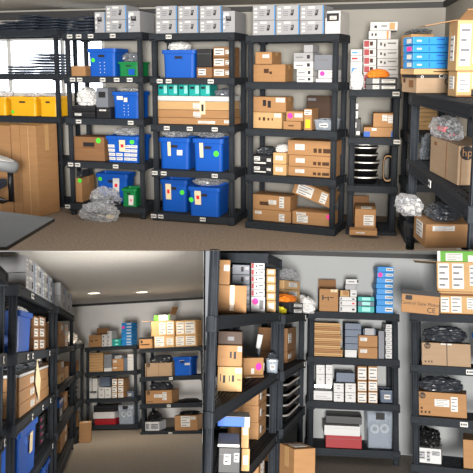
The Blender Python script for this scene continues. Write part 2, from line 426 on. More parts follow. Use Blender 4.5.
def open_tray(w, d, h, tone='tote_clear'):
    mb = MB(); r = .02; c = d/2
    mb.loft([ringrect(w*.86, d*.86, 0, c, 0, r), ringrect(w*.96, d*.96, 0, c, h*.85, r), ringrect(w, d, 0, c, h*.86, r), ringrect(w, d, 0, c, h, r), ringrect(w*.94, d*.94, 0, c, h, r), ringrect(w*.82, d*.82, 0, c, .008, r*.7)], tone, smooth=False)
    o = mb.build('open_tray'); p = MB()
    for i in range(5): p.rbox(-w*.34+i*w*.14, -w*.24+i*w*.14, d*.15+.03*(i % 2), d*.75, .012, h*(.75+.2*(i % 2)), ('ink', 'box_mid', 'paper')[i % 3])
    p.build('contents', o)
    plate(o, (w, d, h), 'label', 'f', .3, .7, .3, .65, 'paper', 1)
    return o, 'tray'
def gadget(w, d, h, tone='paper'):
    mb = MB(); mb.rbox(-w/2, w/2, 0, d, 0, h*.3, 'box_black', .01); o = mb.build('desk_phone')
    p = MB(); p.tube([(-w*.15, d*.4, h*.3), (-w*.1, d*.45, h*.62)], w*.16, 'box_mid', 12); p.tube([(-w*.2, d*.5, h*.62), (0, d*.3, h*.98)], [w*.26, w*.3], tone, 12); p.build('handset', o)
    p = MB(); p.rbox(-w*.02, w*.46, -.004, .0, h*.05, h*.25, 'paper'); p.build('label', o)
    return o, 'device'
def ring_seat(w, d, h):
    mb = MB(); rings = []
    for a in range(24):
        t = a*math.tau/24; x, z = math.cos(t), math.sin(t)
        x = math.copysign(abs(x)**.6, x)*w/2*.86; z = h/2+math.copysign(abs(z)**.6, z)*h/2*.86
        rings.append((x, z))
    for t0, t1, m in ((0, .03, 'rubber_black'), (.03, .04, 'tan_rim')):
        k0, k1 = (1.14, .8) if m == 'rubber_black' else (1.04, .92)
        mb.loft([[(x*k, y, h/2+(z-h/2)*k) for x, z in rings] for k, y in ((k1, d-t0), (k0, d-t0), (k0, d-t1), (k1, d-t1), (k1, d-t0))], m, (False, False))
    return mb.build('rim_gasket'), 'gasket'

# ---------------------------------------------------------------- resin shelving units
class Unit:
    def __init__(s, room, label, xl, sl, xr, sr, n, dl=.45, dr=None, py=None, sp=.44, z0=.0625, tags=(), u_top=None, posts=((0, 0), (1, 0), (0, 1), (1, 1)), cut=None, ramp=None, part=None):
        s.f = f = Frame(room, xl, sl, xr, sr); s.room = room; dr = dl if dr is None else dr
        zs = [f.hit(xl, y)[1] for y in py][::-1] if py else [z0+sp*k for k in range(n)]
        s.z = zs; w = f.w; f.unit = s; s.dl = min(dl, dr) if dl > .1 else dr; root = empty('shelving_unit'); root.matrix_world = room.W @ f.M
        tag(root, label, 'shelf rack', 'black resin shelving units'); s.root = root
        s.boards = []
        warp = lambda q: (q[0], q[1]*(dl+(dr-dl)*min(1, max(0, q[0]/w))), q[2])
        thin = dl < .1
        def post_at(i, j):
            c = .034 if i == 0 else w-.034
            if thin and i == 0: return c, dl*.5, .022, .026
            return c, (.034 if j == 0 else (dl+(dr-dl)*c/w)-.034), .0255, .039
        def low(c, yy, z):      # uprights end on the raked deck where it lies higher than the floor
            if not ramp: return z
            p = f.pt(c, yy, 0); return max(z, ramp(p.y-.03))
        ref = max(dl, dr); e = .028/ref
        boards = []
        for k, z in enumerate(zs):
            mb = MB(); ua = u_top if (u_top and k == len(zs)-1) else 0.; H = .0325; q = 'black_plastic'; W_ = w
            if part and k in part:
                if part[k] == 0: boards.append(None); continue
                w = part[k]
            mb.box(ua, w, 0, e, z-H, z+H, q, warp); mb.box(ua, w, 1-e, 1, z-H, z+H, q, warp)
            mb.box(ua, ua+.028, e, 1-e, z-H, z+H, q, warp); mb.box(w-.028, w, e, 1-e, z-H, z+H, q, warp)
            mb.box(ua, w, -.006/ref, 0, z+H*.55, z+H, q, warp); mb.box(ua, w, -.006/ref, 0, z-H, z-H*.6, q, warp)
            ns = 7; pitch = (1-2*e)/ns
            for i in range(ns): mb.box(ua+.02, w-.02, e+pitch*(i+.18), e+pitch*(i+.82), z+H-.02, z+H-.001, q, warp)
            nc = max(3, int((w-ua)/.075))
            for i in range(nc+1):
                c = ua+.02+(w-ua-.04)*i/nc; mb.box(c-.012, c+.012, e*.8, 1-e*.8, z+H-.018, z+H-.0015, q, warp)
            ub = w
            for i, j in posts:
                if ua and i == 0: continue
                if part and k in part and i == 1: continue
                c, yy, r, hb = post_at(i, j)
                mb.rbox(c-hb, c+hb, yy-hb-.001, yy+hb, z-.043, z+.03, q, .008)
            boards.append(mb.build('shelf_board', root)); w = W_
            if k:
                for i, j in posts:
                    top = z-.04; c, yy, r, hb = post_at(i, j)
                    if cut and i == 0 and k == len(zs)-1: top = min(top, cut)
                    z0_ = low(c, yy, zs[k-1]+.029) if not (part and k-1 in part and i == 1) else low(c, yy, 0)
                    if z0_ > top-.03: continue
                    p = MB(); p.tube([(c, yy, z0_), (c, yy, top)], r, q, 12)
                    for a in range(6):
                        t = a*math.tau/6; p.box(c+r*math.cos(t)-.003, c+r*math.cos(t)+.003, yy+r*math.sin(t)-.003, yy+r*math.sin(t)+.003, z0_, top, q)
                    p.build('post', root)
        for i, j in posts:
            c, yy, r, hb = post_at(i, j); z0_ = low(c, yy, 0)
            if ramp and i == 1 or zs[0]-.04 < z0_: continue
            fb = MB(); fb.tube([(c, yy, z0_), (c, yy, max(z0_+.012, zs[0]-.04))], r+.004, 'black_plastic', 10); fb.build('foot', root)
        for k, xs in tags:      # small white shelf labels
            for x in xs:
                y = room.proj(f.pt(f.hit(x, 200)[0], 0, zs[k]))[1]; u = f.hit(x, y)[0]; y = room.proj(f.pt(u, 0, zs[k]))[1]; u = f.hit(x, y)[0]
                m = MB(); m.box(u-.03, u+.03, -.0095, -.0065, zs[k]-.02, zs[k]+.018, 'paper')
                for a in (-.018, .0, .016): m.box(u+a-.006, u+a+.006, -.0105, -.0096, zs[k]-.009, zs[k]+.007, 'ink')
                m.build('shelf_label', boards[k])['label'] = 'white shelf label'
    def t(s, k): return s.z[k]+.0325+.001

def struct(mb, name, room, M=None):
    o = mb.build(name); o['kind'] = 'structure'; o.matrix_world = room.W @ (M or Matrix.Identity(4)); return o
def wallstrip(room, a, b, z0, z1, th, m, name):
    """wall whose visible face runs from a to b (plan points); thickness goes away from the viewer"""
    f = Frame.__new__(Frame).set(room, a, b); mb = MB(); mb.box(0, f.w, 0, th, z0, z1, m); return struct(mb, name, room, f.M)
def floorpoly(room, pts, z, th, m, name):
    mb = MB(); n = len(pts); vs = [(p.x, p.y, z-th) for p in pts]+[(p.x, p.y, z) for p in pts]
    fs = [tuple(range(n-1, -1, -1)), tuple(range(n, 2*n))]+[(i, (i+1) % n, n+(i+1) % n, n+i) for i in range(n)]
    mb.add(vs, fs, m); return struct(mb, name, room)

# ================================================================ UPPER ROOM
T = Room(236.5, 70, 0, 1.537)
T.picture = 'upper picture'
CT = T.eye+.69
wa, wb = T.plan(-90, 80), T.plan(443, 99)
fw = Frame.__new__(Frame).set(T, wa, wb)
# back wall with a window opening behind the first two racks
u0, u1 = fw.hit(-60, 60)[0], fw.hit(105, 60)[0]; zs_, zh_ = fw.hit(60, 97)[1], fw.hit(60, 36)[1]
mb = MB(); mb.box(0, u0, 0, .12, 0, CT, 'wall_grey'); mb.box(u1, fw.w, 0, .12, 0, CT, 'wall_grey'); mb.box(u0, u1, 0, .12, 0, zs_, 'wall_grey'); mb.box(u0, u1, 0, .12, zh_, CT, 'wall_grey')
struct(mb, 'wall_back', T, fw.M)
mb = MB(); mb.box(u0, u1, .06, .066, zs_, zh_, 'window_glow'); win = struct(mb, 'window_1', T, fw.M)
mb = MB()
for a in (u0, u0+(u1-u0)*.42, u0+(u1-u0)*.74, u1-.05): mb.box(a, a+.05, .02, .058, zs_, zh_, 'trim_pale')
mb.box(u0, u1, .02, .058, zs_, zs_+.05, 'trim_pale'); mb.box(u0, u1, .02, .058, zh_-.05, zh_, 'trim_pale'); mb.build('window_frame', win)
mb = MB(); mb.box(u0-.04, u1+.04, -.05, .0, zs_-.04, zs_, 'trim_pale'); mb.build('window_sill', win)
mb = MB(); mb.box(0, fw.w, -.03, -.001, CT-.075, CT-.02, 'trim_dark'); struct(mb, 'trim_1', T, fw.M)
mb = MB(); mb.box(0, u1+.1, -.05, -.001, zh_+.19, zh_+.25, 'trim_dark'); struct(mb, 'trim_2', T, fw.M)
wc = T.plan(540, 190)
f2 = Frame.__new__(Frame).set(T, wb, wc); mb = MB()
def slope(y): r = T.ray(236.5, y); return r.z/r.y
def rampz(y): return max(0., T.eye+y*slope(250.2))
ks = [0]+[f2.w*i/8 for i in range(1, 9)]
for a, b in zip(ks, ks[1:]):
    za, zb_ = [rampz(f2.pt(q, 0, 0).y)+.003 for q in (a, b)]; zc, zd = [rampz(f2.pt(q, .1, 0).y)+.003 for q in (a, b)]
    mb.hexa([(a, 0, za), (b, 0, zb_), (b, .1, zd), (a, .1, zc), (a, 0, CT), (b, 0, CT), (b, .1, CT), (a, .1, CT)], 'wall_grey')
struct(mb, 'wall_right', T, f2.M); mb = MB(); mb.box(0, f2.w, -.03, -.001, CT-.075, CT-.02, 'trim_dark'); struct(mb, 'trim_3', T, f2.M)
yf = T.atz(236, 250.2, 0).y
floorpoly(T, [Vector((-3.6, yf, 0)), Vector((2.6, yf, 0)), Vector((2.6, 6.9, 0)), Vector((wb.x, wb.y, 0)), Vector((wa.x, wa.y, 0)), Vector((-3.6, 7., 0))], 0, .006, 'carpet', 'floor')
# the deck between the storeys rises towards the open front; racks, table and cartons there stand on it
def slope(y): r = T.ray(236.5, y); return r.z/r.y
def rampz(y): return max(0., T.eye+y*slope(250.2))
ylo, yhi = 2.6, yf
mb = MB(); mb.hexa([(-3.6, ylo, T.eye+ylo*slope(250.25)), (2.6, ylo, T.eye+ylo*slope(250.25)), (2.6, yhi, T.eye+yhi*slope(250.9)), (-3.6, yhi, T.eye+yhi*slope(250.9)),
                    (-3.6, ylo, T.eye+ylo*slope(250.2)), (2.6, ylo, T.eye+ylo*slope(250.2)), (2.6, yhi, T.eye+yhi*slope(250.2)), (-3.6, yhi, T.eye+yhi*slope(250.2))], 'carpet')
struct(mb, 'floor_deck', T)
floorpoly(T, [Vector((-3.4, 4.3, 0)), Vector((2.6, 4.3, 0)), Vector((2.6, 6.9, 0)), Vector((wb.x+.1, wb.y+.12, 0)), Vector((wa.x, wa.y+.12, 0))], CT+.05, .05, 'ceiling_paint', 'ceiling')

A = Unit(T, 'window rack: black rack before the bright window with yellow bins, upper picture', -45, 86, 58, 91, 5, py=[35, 76.5, 117.5, 158, 199])
B = Unit(T, 'second black rack from the window, with two green bins, upper picture', 64, 96, 142, 99.5, 5, py=[36.5, 79.5, 121, 164, 206], tags=((4, (70, 79, 91, 113)), (3, (73, 80, 103, 117, 130)), (2, (79, 131)), (1, (71, 78, 116)), (0, (68,))))
Cc = Unit(T, 'third black rack from the window, with teal boxes on its middle shelf, upper picture', 150, 100, 234, 104, 5, py=[37, 81, 127.5, 172.5, 215.5], tags=((4, (169,)), (3, (160, 169, 211)), (2, (167, 190, 215)), (1, (155, 164, 215)), (0, (154, 161, 203))))
D = Unit(T, 'fourth black rack from the window, full of brown cartons, upper picture', 246, 105, 338, 111, 5, py=[39, 85.5, 132, 177.5, 224.5], dl=.38)
E_ = Unit(T, 'low black corner rack holding a stack of black round trays, upper picture', 350, 109.5, 402, 110.8, 4, py=[93.5, 141, 189, 234.5], tags=((3, (396,)), (2, (397,))))
Ht = Unit(T, 'black rack mostly hidden between the corner rack and the open-carton rack', 403.5, 106, 411.5, 116, 4, dl=.4)
Fu = Unit(T, 'black rack along the end wall under blue boxes and open cartons, upper picture', 410.5, 159, 477, 246, 4, dl=.42, tags=((2, (431,)),), py=[98, 167, 234, 303], ramp=rampz, part={1: .2, 0: .0})

# ---- window rack
k = A.t(4)
g = 'padded sleeves on the window rack'
def pile(U, zb, xs, yt, n, lab, grp, v=.06, d=.36):
    r = random.Random(int(xs[0]*7+yt)); base = zb
    ztop = U.f.hit(sum(xs)/2, yt, v)[1]; hh = (ztop-zb)/n
    for i in range(n):
        o = put(U.f, base, sleeve, xs[0]+r.uniform(-2, 2), xs[1]+r.uniform(-2, 2), 0, lab, v=v+r.uniform(0, .03), d=d, h=hh*.96, rot=r.uniform(-.02, .02), group=grp, cat='sleeve', seed=i+int(xs[0])); base = o
pile(A, k, (-28, -3), 24, 4, 'black padded sleeve in the outermost pile, top shelf of window rack', g)
pile(A, k, (0, 15), 21, 4, 'black padded sleeve in the low pile at the frame edge, top of window rack', g+' top, low pile')
pile(A, k, (17, 35), 15, 6, 'black padded sleeve in the tallest pile, top shelf of window rack', g+' top, tall pile')
pile(A, k, (37, 57), 18, 5, 'black padded sleeve in the pile by the post, top shelf of window rack', g+' top, by the post')
k = A.t(3)
pile(A, k, (5, 25), 66, 3, 'black padded sleeve in the low pile, second shelf of window rack', g+' second shelf, low pile')
pile(A, k, (29, 56), 54, 7, 'black padded sleeve in the high pile, second shelf of window rack', g+' second shelf, high pile')
k = A.t(2)
yb = []
for x0, x1, lab in ((-24, 6, 'yellow tote bin cut by the picture edge, third shelf of window rack'), (8, 36, 'yellow tote bin with lime sticker, middle of third shelf, window rack'), (38, 57, 'yellow tote bin next to the post, third shelf of window rack')):
    yb.append(put(A.f, k, tote, x0, x1, 97, lab, v=.05, d=.34, group='yellow tote bins', tone='yellow_bin', holes=False, taper=.92, dots=((.12, .2, .02, 'lime'),) if x0 == 8 else ()))
put(A.f, TOP[yb[0].name]+.002, heap, -14, 4, 90, 'white cloth bundle in the yellow bin at picture edge', v=.1, d=.25, film='white_film', seed=3, cat='bag')
put(A.f, TOP[yb[1].name]+.002, heap, 18, 36, 92, 'white plastic bag poking out of the lime-stickered yellow bin', v=.09, d=.25, film='white_film', seed=5)
put(A.f, TOP[yb[2].name]+.002, heap, 39, 55, 92, 'clear plastic bag poking out of the yellow bin next to post', v=.09, d=.25, seed=6)
fl = Frame(T, 0, 95.5, 41, 98.5)
for x0, x1, y, lab in ((-30, 11.5, 125, 'tall brown carton standing on the carpet, cut by the picture edge'), (12.5, 37.5, 125.5, 'tall brown carton standing on the carpet between window rack and grey table')):
    put(fl, 0., carton, x0, x1, y, lab, v=.0, d=.34, tone='kraft', tape=True, group='tall cartons on the floor', cat='carton', prints=(('f', .36, .37, 0, 1, 'kraft_edge'), ('f', .68, .7, 0, 1, 'kraft_light')), h=None)

# ---- second rack
k = B.t(4)
pile(B, k, (65, 72), 18, 5, 'black padded sleeve in the narrow pile, top of second rack', 'padded sleeves on the second rack, narrow pile')
pile(B, k, (77, 92.5), 16, 6, 'black padded sleeve in the pile beside grey boxes, top of second rack', 'padded sleeves on the second rack, wide pile')
put(B.f, k, device_box, 94.5, 105, 12, 'slim upright grey device box beside black sleeves, top of second rack', style=1, strip='r')
o = put(B.f, k, device_box, 105.5, 126.5, 20, 'lower grey device box of the stacked pair, top of second rack')
put(B.f, o, device_box, 105.5, 126.5, 5.5, 'upper grey device box of the stacked pair, top of second rack')
put(B.f, k, device_box, 127.5, 140, 11, 'upright grey device box at the shelf end, top of second rack', style=1, strip='l', d=.36)
k = B.t(3)
put(B.f, k, carton, 70, 85.5, 66, 'small brown carton beside the lime-stickered blue bin, second rack', d=.22, cat='carton')
bb = put(B.f, k, tote, 86.5, 116, 48.5, 'blue bin with lime sticker below black sleeves, second rack', v=.05, d=.32, dots=((.2, .58, .022, 'lime'),), holes=True)
gb = put(B.f, k, tote, 116.5, 139.5, 62, 'green bin beside the blue bin, second shelf of second rack', v=.05, d=.3, tone='green_bin', tags=((.52, .8, .1, .5, 'blue_bin', None),))
put(B.f, TOP[gb.name]+.002, heap, 117.5, 138, 51, 'grey plastic heap rising from the green bin, second rack', v=.09, d=.22, film='grey_film', seed=8, inner=('paper', 'ink'))
k = B.t(2)
o = put(B.f, k, plain_box, 66.5, 95, 111.5, 'lower flat black box under the white bag, second rack', tone='box_black', d=.3, v=.04, label_at=(('f', .1, .4, .3, .7),), name='flat_box')
o2 = put(B.f, o, plain_box, 66.5, 95, 106, 'upper flat black box under the white bag, second rack', tone='box_black', d=.3, v=.04, name='flat_box')
put(B.f, o2, heap, 66.5, 92, 85.5, 'large white translucent bag on flat black boxes, second rack', v=.05, d=.3, film='white_film', seed=12)
o = put(B.f, k, plain_box, 96.5, 110.5, 108, 'dark grey device with white label beside blue bin, second rack', tone='box_black', v=.04, d=.3, label_at=(('f', .2, .7, .7, .85),), cat='device', name='printer')
put(B.f, o, plain_box, 96, 108, 88, 'grey machine standing on the dark device, second rack', tone='box_mid', v=.1, d=.2, prints=(('f', .2, .8, .5, .8, 'ink'),), cat='device', name='machine')
bb = put(B.f, k, tote, 111, 139.5, 92, 'blue bin with white paper in its handle, third shelf of second rack', v=.03, d=.34, tags=((.2, .42, .7, .84, 'paper', None), (.45, .58, .62, .78, 'paper', None)))
put(B.f, TOP[bb.name]+.002, heap, 113, 138, 87, 'clear bag of bits filling the blue bin below green bin', v=.08, d=.25, seed=14, inner=('paper', 'yellow_thing', 'ink'))
k = B.t(1)
put(B.f, k, carton, 73, 104.5, 137, 'brown bankers box with hand hole and lime sticker, second rack', d=.34, handle=('f', .3, .7, .52, .78), dots=(('f', .82, .86, .028, 'lime'),), tape=False, tone='kraft_dark', prints=(('f', 0, 1, .54, .55, 'kraft_edge'),), cat='box')
labs = [(a, a+.2, b, b+.11) for b in (.08, .24, .4, .56) for a in (.06, .3, .55, .76) if not (a == .3 and b > .3)]
bb = put(B.f, k, tote, 104.8, 139, 136.5, 'blue bin covered in white labels with a yellow tag, second rack', d=.34, labels=labs, holes=False, tags=((.42, .6, .42, .86, 'paper_warm', 'red_dot'),), dots=((.8, .8, .026, 'lime'),))
put(B.f, TOP[bb.name]+.002, heap, 108, 137, 127.5, 'bubble wrap heaped over the white-labelled blue bin, second rack', v=.09, d=.25, film='clear_film', seed=21, inner=('paper', 'box_mid'))
k = B.t(0)
cb = put(B.f, k, carton, 65.5, 82, 178, 'brown carton with lime sticker on the bottom shelf, second rack', d=.34, tone='kraft', dots=(('f', .75, .9, .024, 'lime'),), v=.06, cat='carton')
put(B.f, cb, heap, 66, 81, 170, 'dark crumpled bag on the lime-stickered bottom carton, second rack', v=.08, d=.25, film='black_film', seed=25, inner=('paper',))
put(B.f, k, tote, 95, 128, 174, 'blue bin behind clear bags on the bottom shelf, second rack', v=.2, d=.22, tags=((.55, .75, .35, .85, 'paper', 'red_dot'),), dots=((.15, .8, .024, 'lime'),))
put(B.f, k, tote, 120.5, 136.3, 189, 'green bin with white tag on the bottom shelf, second rack', v=.0, d=.19, tone='green_bin', tags=((.52, .85, .1, .65, 'paper', 'red_dot'),), holes=False)
put(B.f, k, heap, 84, 119, 187, 'clear bag of dark parts on the bottom shelf, second rack', v=.0, d=.18, seed=31, inner=('ink', 'paper', 'box_mid', 'ink'))
ff = B.f.shift(-.26)
put(ff, 0., heap, 73, 116, 203, 'clear bag of cables spilled onto the carpet below second rack', v=.0, d=.22, seed=33, inner=('ink', 'paper_warm', 'ink', 'box_mid'))

# ---- third rack
k = Cc.t(4)
for i, (a, b) in enumerate(((155.5, 177), (178, 198.5), (199.5, 221.5))):
    w_ = ('first', 'second', 'third')[i]
    o = put(Cc.f, k, device_box, a, b, 20, f'grey device box, lower layer, {w_} from window, top of third rack', group='grey device boxes on the third rack')
    put(Cc.f, o, device_box, a, b, 6, f'grey device box, upper layer, {w_} from window, top of third rack', group='grey device boxes on the third rack')
put(Cc.f, k, device_box, 222.3, 235, 11, 'lone upright grey device box ending the row, top of third rack', style=1, strip='l', d=.36)
k = Cc.t(3)
bb = put(Cc.f, k, tote, 161, 195.5, 50, 'blue bin with white cables on top, second shelf of third rack', d=.36, v=.03, holes=False)
put(Cc.f, TOP[bb.name]+.002, heap, 163, 187, 40.5, 'tangle of white cables and film over the blue bin, third rack', v=.08, d=.25, film='white_film', seed=41, name='cable_bundle', cat='cables')
put(Cc.f, k, plain_box, 196.5, 212, 67.5, 'small labelled carton on the shelf beside the blue bin, third rack', tone='kraft_dark', label_at=(('f', .12, .6, .25, .85),), d=.25, name='small_carton', cat='carton')
o = put(Cc.f, Cc.f.hit(204, 67.3)[1]+.003, plain_box, 196.5, 211.5, 49, 'black box on the small labelled carton, third rack', tone='box_black', d=.25, v=.07, name='black_box')
o = k
for y, n in ((68, 'lowest'), (57.5, 'middle'), (47, 'topmost')):
    o = put(Cc.f, o, plain_box, 213, 231, y, f'{n} small labelled carton of the three stacked by the post, third rack', tone='kraft_dark', label_at=(('f', .06, .62, .2, .85), ('f', .7, .9, .3, .7)), d=.28, name='small_carton', group='small labelled cartons on the third rack', cat='carton')
k = Cc.t(2)
o = k
for y, x0, x1, t, n in ((118.2, 158, 232, 'kraft', 'lowest'), (110.2, 154.5, 231, 'kraft', 'second lowest'), (101.5, 155, 230.5, 'kraft_light', 'third lowest')):
    o = put(Cc.f, o, carton, x0, x1, y, f'{n} long flat brown carton, third shelf of third rack', tone=t, d=.4, v=.02, tape=False, seam=False, labels=(('f', .5, .6, .2, .8), ('f', .52, .6, .05, .15)) if n != 'lowest' else (('f', .55, .78, .2, .6), ('f', .9, .97, .3, .8)), name='flat_carton', group='long flat cartons on the third rack', cat='carton')
o = put(Cc.f, o, plain_box, 154, 231.5, 96.3, 'long white flat board lying over the flat cartons, third rack', tone='box_white', d=.4, v=.02, name='flat_board', cat='board')
mb = MB(); mb.box(-.03, .03, -.003, 0, -.13, 0, 'paper_warm'); mb.box(-.012, .012, -.0042, -.0031, -.1, -.03, 'ink'); tg = mb.build('hang_tag'); tg.parent = o; tg.matrix_local = Matrix.Translation((.1, -.01, 0)); tg['label'] = 'cream hang tag'
for i, (a, b) in enumerate(((157.5, 167.5), (168, 177.5), (178.5, 188), (189, 199.5), (200, 210))):
    n = ('first', 'second', 'third', 'fourth', 'fifth')[i]
    put(Cc.f, o, plain_box, a, b, 84.5, f'teal box, {n} from the window side, on the white flat board', tone='teal_box', d=.22, v=.12, prints=(('f', .62, .95, .2, .9, 'teal_pale'), ('f', .1, .5, .6, .8, 'ink')), name='teal_box', group='teal boxes on the third rack')
put(Cc.f, o, heap, 210.5, 230.5, 88, 'silvery grey plastic bag beside the teal boxes, third rack', v=.06, d=.28, film='grey_film', seed=44)
k = Cc.t(1)
bb = put(Cc.f, k, tote, 155.5, 190, 138, 'blue bin nearer the window, fourth shelf of third rack', d=.36, v=.03, tags=((.3, .4, .42, .88, 'paper_warm', None), (.6, .78, .45, .62, 'paper', None)), holes=False)
put(Cc.f, TOP[bb.name]+.002, heap, 157, 188, 129, 'clear bubble bag on the blue bin nearer window, fourth shelf', v=.08, d=.26, seed=51, inner=('paper', 'box_mid', 'ink'))
bb = put(Cc.f, k, tote, 191.5, 223.5, 139, 'blue bin with crinkled lime sticker, fourth shelf of third rack', d=.36, v=.03, tags=((.24, .36, .42, .9, 'paper_warm', None),), dots=((.78, .55, .03, 'lime'),), holes=False)
put(Cc.f, TOP[bb.name]+.002, heap, 193, 222, 130, 'dark and clear bag on the blue bin with crinkled lime sticker', v=.08, d=.26, seed=53, film='clear_film', inner=('ink', 'box_slate'))
k = Cc.t(0)
put(Cc.f, k, tote, 157.5, 187.5, 180, 'blue bin set back with pink-dotted tag, bottom shelf of third rack', v=.1, d=.3, tags=((.22, .42, .38, .88, 'paper_warm', 'red_dot'),), dots=((.82, .62, .026, 'lime'),), holes=False)
bb = put(Cc.f, k, tote, 187, 220, 187.5, 'blue bin pulled forward, bottom shelf of third rack', v=-.04, d=.36, tags=((.22, .42, .4, .9, 'paper_warm', 'red_dot'),), dots=((.1, .55, .026, 'lime'),), holes=False)
put(Cc.f, TOP[bb.name]+.002, heap, 189, 219, 178, 'clear bag of white fittings on the forward blue bin, bottom shelf', v=.02, d=.26, seed=55, inner=('paper', 'box_slate', 'paper'))

# ---- fourth rack
k = D.t(4)
for i, (a, b) in enumerate(((252.5, 275.5), (276, 299.5), (300, 324))):
    w_ = ('first', 'second', 'third')[i]
    o = put(D.f, k, device_box, a, b, 20.6, f'grey device box, lower layer, {w_} from window, top of fourth rack', group='grey device boxes on the fourth rack')
    put(D.f, o, device_box, a, b, 5.3, f'grey device box, upper layer, {w_} from window, top of fourth rack', group='grey device boxes on the fourth rack')
put(D.f, k, plain_box, 325, 342, 11, 'white box with dark arch printed on it, top of fourth rack', d=.3, prints=(('f', .1, .9, .55, .9, 'ink'), ('f', .0, .12, .7, 1, 'ink_grey')), label_at=(('f', .3, .75, .62, .78),), name='printed_box')
k = D.t(3)
o = put(D.f, k, carton, 251, 285.5, 64.5, 'wide brown carton under a smaller one, second shelf of fourth rack', d=.34, prints=(('f', .35, .5, .5, .75), ('f', .52, .6, .45, .6)), cat='carton')
put(D.f, o, carton, 255, 272, 52, 'small brown carton on the wide one, second shelf of fourth rack', d=.26, labels=(('f', .45, .85, .5, .8),), cat='carton')
o = k
for i, y in enumerate((76.5, 69.2, 61.5, 53)):
    o = put(D.f, o, plain_box, 293.5 + (3 if i < 2 else 0), 313, y, f'slim grey-white box, {("lowest","second lowest","third lowest","fourth lowest")[i]} in the stack, fourth rack second shelf', tone='box_white' if i < 3 else 'box_grey', d=.28, prints=(('f', .7, .85, .3, .75, 'ink'), ('f', .1, .5, .4, .55, 'ink_grey')), name='slim_box', group='slim boxes on the fourth rack')
put(D.f, o, plain_box, 303.5, 313, 45, 'small grey box capping the slim box stack, fourth rack', tone='box_grey', d=.2, name='small_box')
o = put(D.f, k, plain_box, 315.5, 335, 79, 'flat white box below the pink-stickered one, fourth rack', d=.28, name='slim_box')
o = put(D.f, o, plain_box, 318, 335, 70.3, 'white box with pink round sticker, second shelf of fourth rack', d=.28, dots=(('f', .25, .6, .022, 'pink'),), label_at=(('f', .5, .9, .5, .8),), name='small_box')
put(D.f, o, plain_box, 314, 334.5, 55, 'large grey box above the pink-stickered one, fourth rack', tone='box_mid', d=.28, prints=(('f', .15, .7, .6, .7, 'ink_grey'),), name='grey_box')
k = D.t(2)
o = put(D.f, k, carton, 249.5, 282, 112.5, 'lower brown carton with round printed symbols, third shelf of fourth rack', d=.34, tone='kraft_light', prints=(('f', .22, .28, .5, .68), ('f', .36, .44, .48, .7), ('f', .52, .58, .5, .66), ('f', .66, .7, .5, .66)), labels=(('f', .75, .97, .7, .95),), cat='carton')
put(D.f, o, carton, 253, 286, 97, 'upper brown carton with dark arrow print, third shelf of fourth rack', d=.32, prints=(('f', .3, .4, .4, .8, 'ink'), ('f', .45, .55, .3, .75, 'ink')), labels=(('f', .7, .97, .66, .95),), cat='carton')
o = put(D.f, k, carton, 283, 301, 121.5, 'small brown carton below the pink-stickered carton, fourth rack', d=.25, prints=(('f', .3, .6, .4, .55),), cat='carton')
put(D.f, o, carton, 285.8, 303.5, 111.5, 'small brown carton with pink sticker and white label, fourth rack', d=.24, labels=(('f', .5, .95, .4, .8),), dots=(('f', .25, .55, .026, 'pink'),), cat='carton')
put(D.f, k, plain_box, 303.8, 312, 109, 'narrow olive-yellow box beside the clear tray, fourth rack', tone='kraft', d=.2, label_at=(('f', .05, .95, .72, .95),), prints=(('f', .2, .8, .1, .5, 'yellow_thing'),), name='narrow_box')
put(D.f, k, carton, 306, 334.5, 96, 'dark brown carton at the back behind the clear tray, fourth rack', v=.32, d=.1, tone='box_brown', tape=False, labels=(('f', .05, .35, .85, .93, 'ink_grey'),), cat='carton')
put(D.f, k, open_tray, 312.8, 335, 120, 'clear plastic tray of small parts, third shelf of fourth rack', v=.02, d=.22)
k = D.t(1)
o = k
for y, n in ((165.5, 'lower'), (155.2, 'upper')):
    o = put(D.f, o, plain_box, 249.5, 272, y, f'{n} black toner box with white label, fourth shelf of fourth rack', tone='box_black', d=.32, label_at=(('f', .1, .4, .45, .85), ('f', .75, .95, .4, .7)), prints=(('f', .1, .7, .15, .3, 'paper'),), name='toner_box', group='black toner boxes on the fourth rack')
put(D.f, o, heap, 250, 271.5, 146.5, 'dark crumpled packet with paper on the black toner boxes, fourth rack', v=.06, d=.25, film='black_film', seed=61, inner=('paper', 'paper'))
o = k
for y, n in ((164.5, 'lower'), (153, 'upper')):
    o = put(D.f, o, carton, 272.8, 286.4, y, f'{n} small pale carton beside the black toner boxes, fourth rack', tone='kraft_light', d=.26, labels=(('f', .2, .75, .35, .75),), tape=False, group='small pale cartons on the fourth rack', cat='carton')
put(D.f, o, heap, 272.5, 286.5, 144, 'small white packet on the pale cartons, fourth rack', v=.06, d=.2, film='white_film', seed=63)
o = k
for y, x0, x1, n in ((167.6, 288, 334, 'lowest'), (156, 288.5, 334, 'middle'), (141, 287.5, 336, 'topmost')):
    o = put(D.f, o, carton, x0, x1, y, f'{n} of three long brown cartons, fourth shelf of fourth rack', d=.34, labels=(('f', .16, .36, .35, .75),), prints=(('f', .55, .62, .2, .5), ('f', .65, .72, .2, .5), ('f', .75, .9, .2, .5)), tape=False, cat='carton', group='long brown cartons on the fourth rack')
k = D.t(0)
o = k
for y, x0, x1, n in ((210.3, 247.8, 291, 'lower'), (195.5, 247, 290.5, 'upper')):
    o = put(D.f, o, carton, x0, x1, y, f'{n} long brown carton beside the tilted one, bottom shelf of fourth rack', d=.36, labels=(('f', .7, .84, .1, .75), ('f', .08, .25, .6, .85)) if n == 'lower' else (('f', .44, .64, .4, .7), ('f', .72, .84, .2, .95)), prints=(('f', .2, .45, .3, .55),) if n == 'upper' else (), tape=False, cat='carton')
o = put(D.f, k, carton, 292, 332, 212.5, 'brown carton lying under the tilted one, bottom shelf of fourth rack', d=.34, labels=(('f', .12, .4, .15, .7), ('f', .1, .35, .75, .93)), dots=(('f', .93, .75, .024, 'pink'),), tape=False, cat='carton')
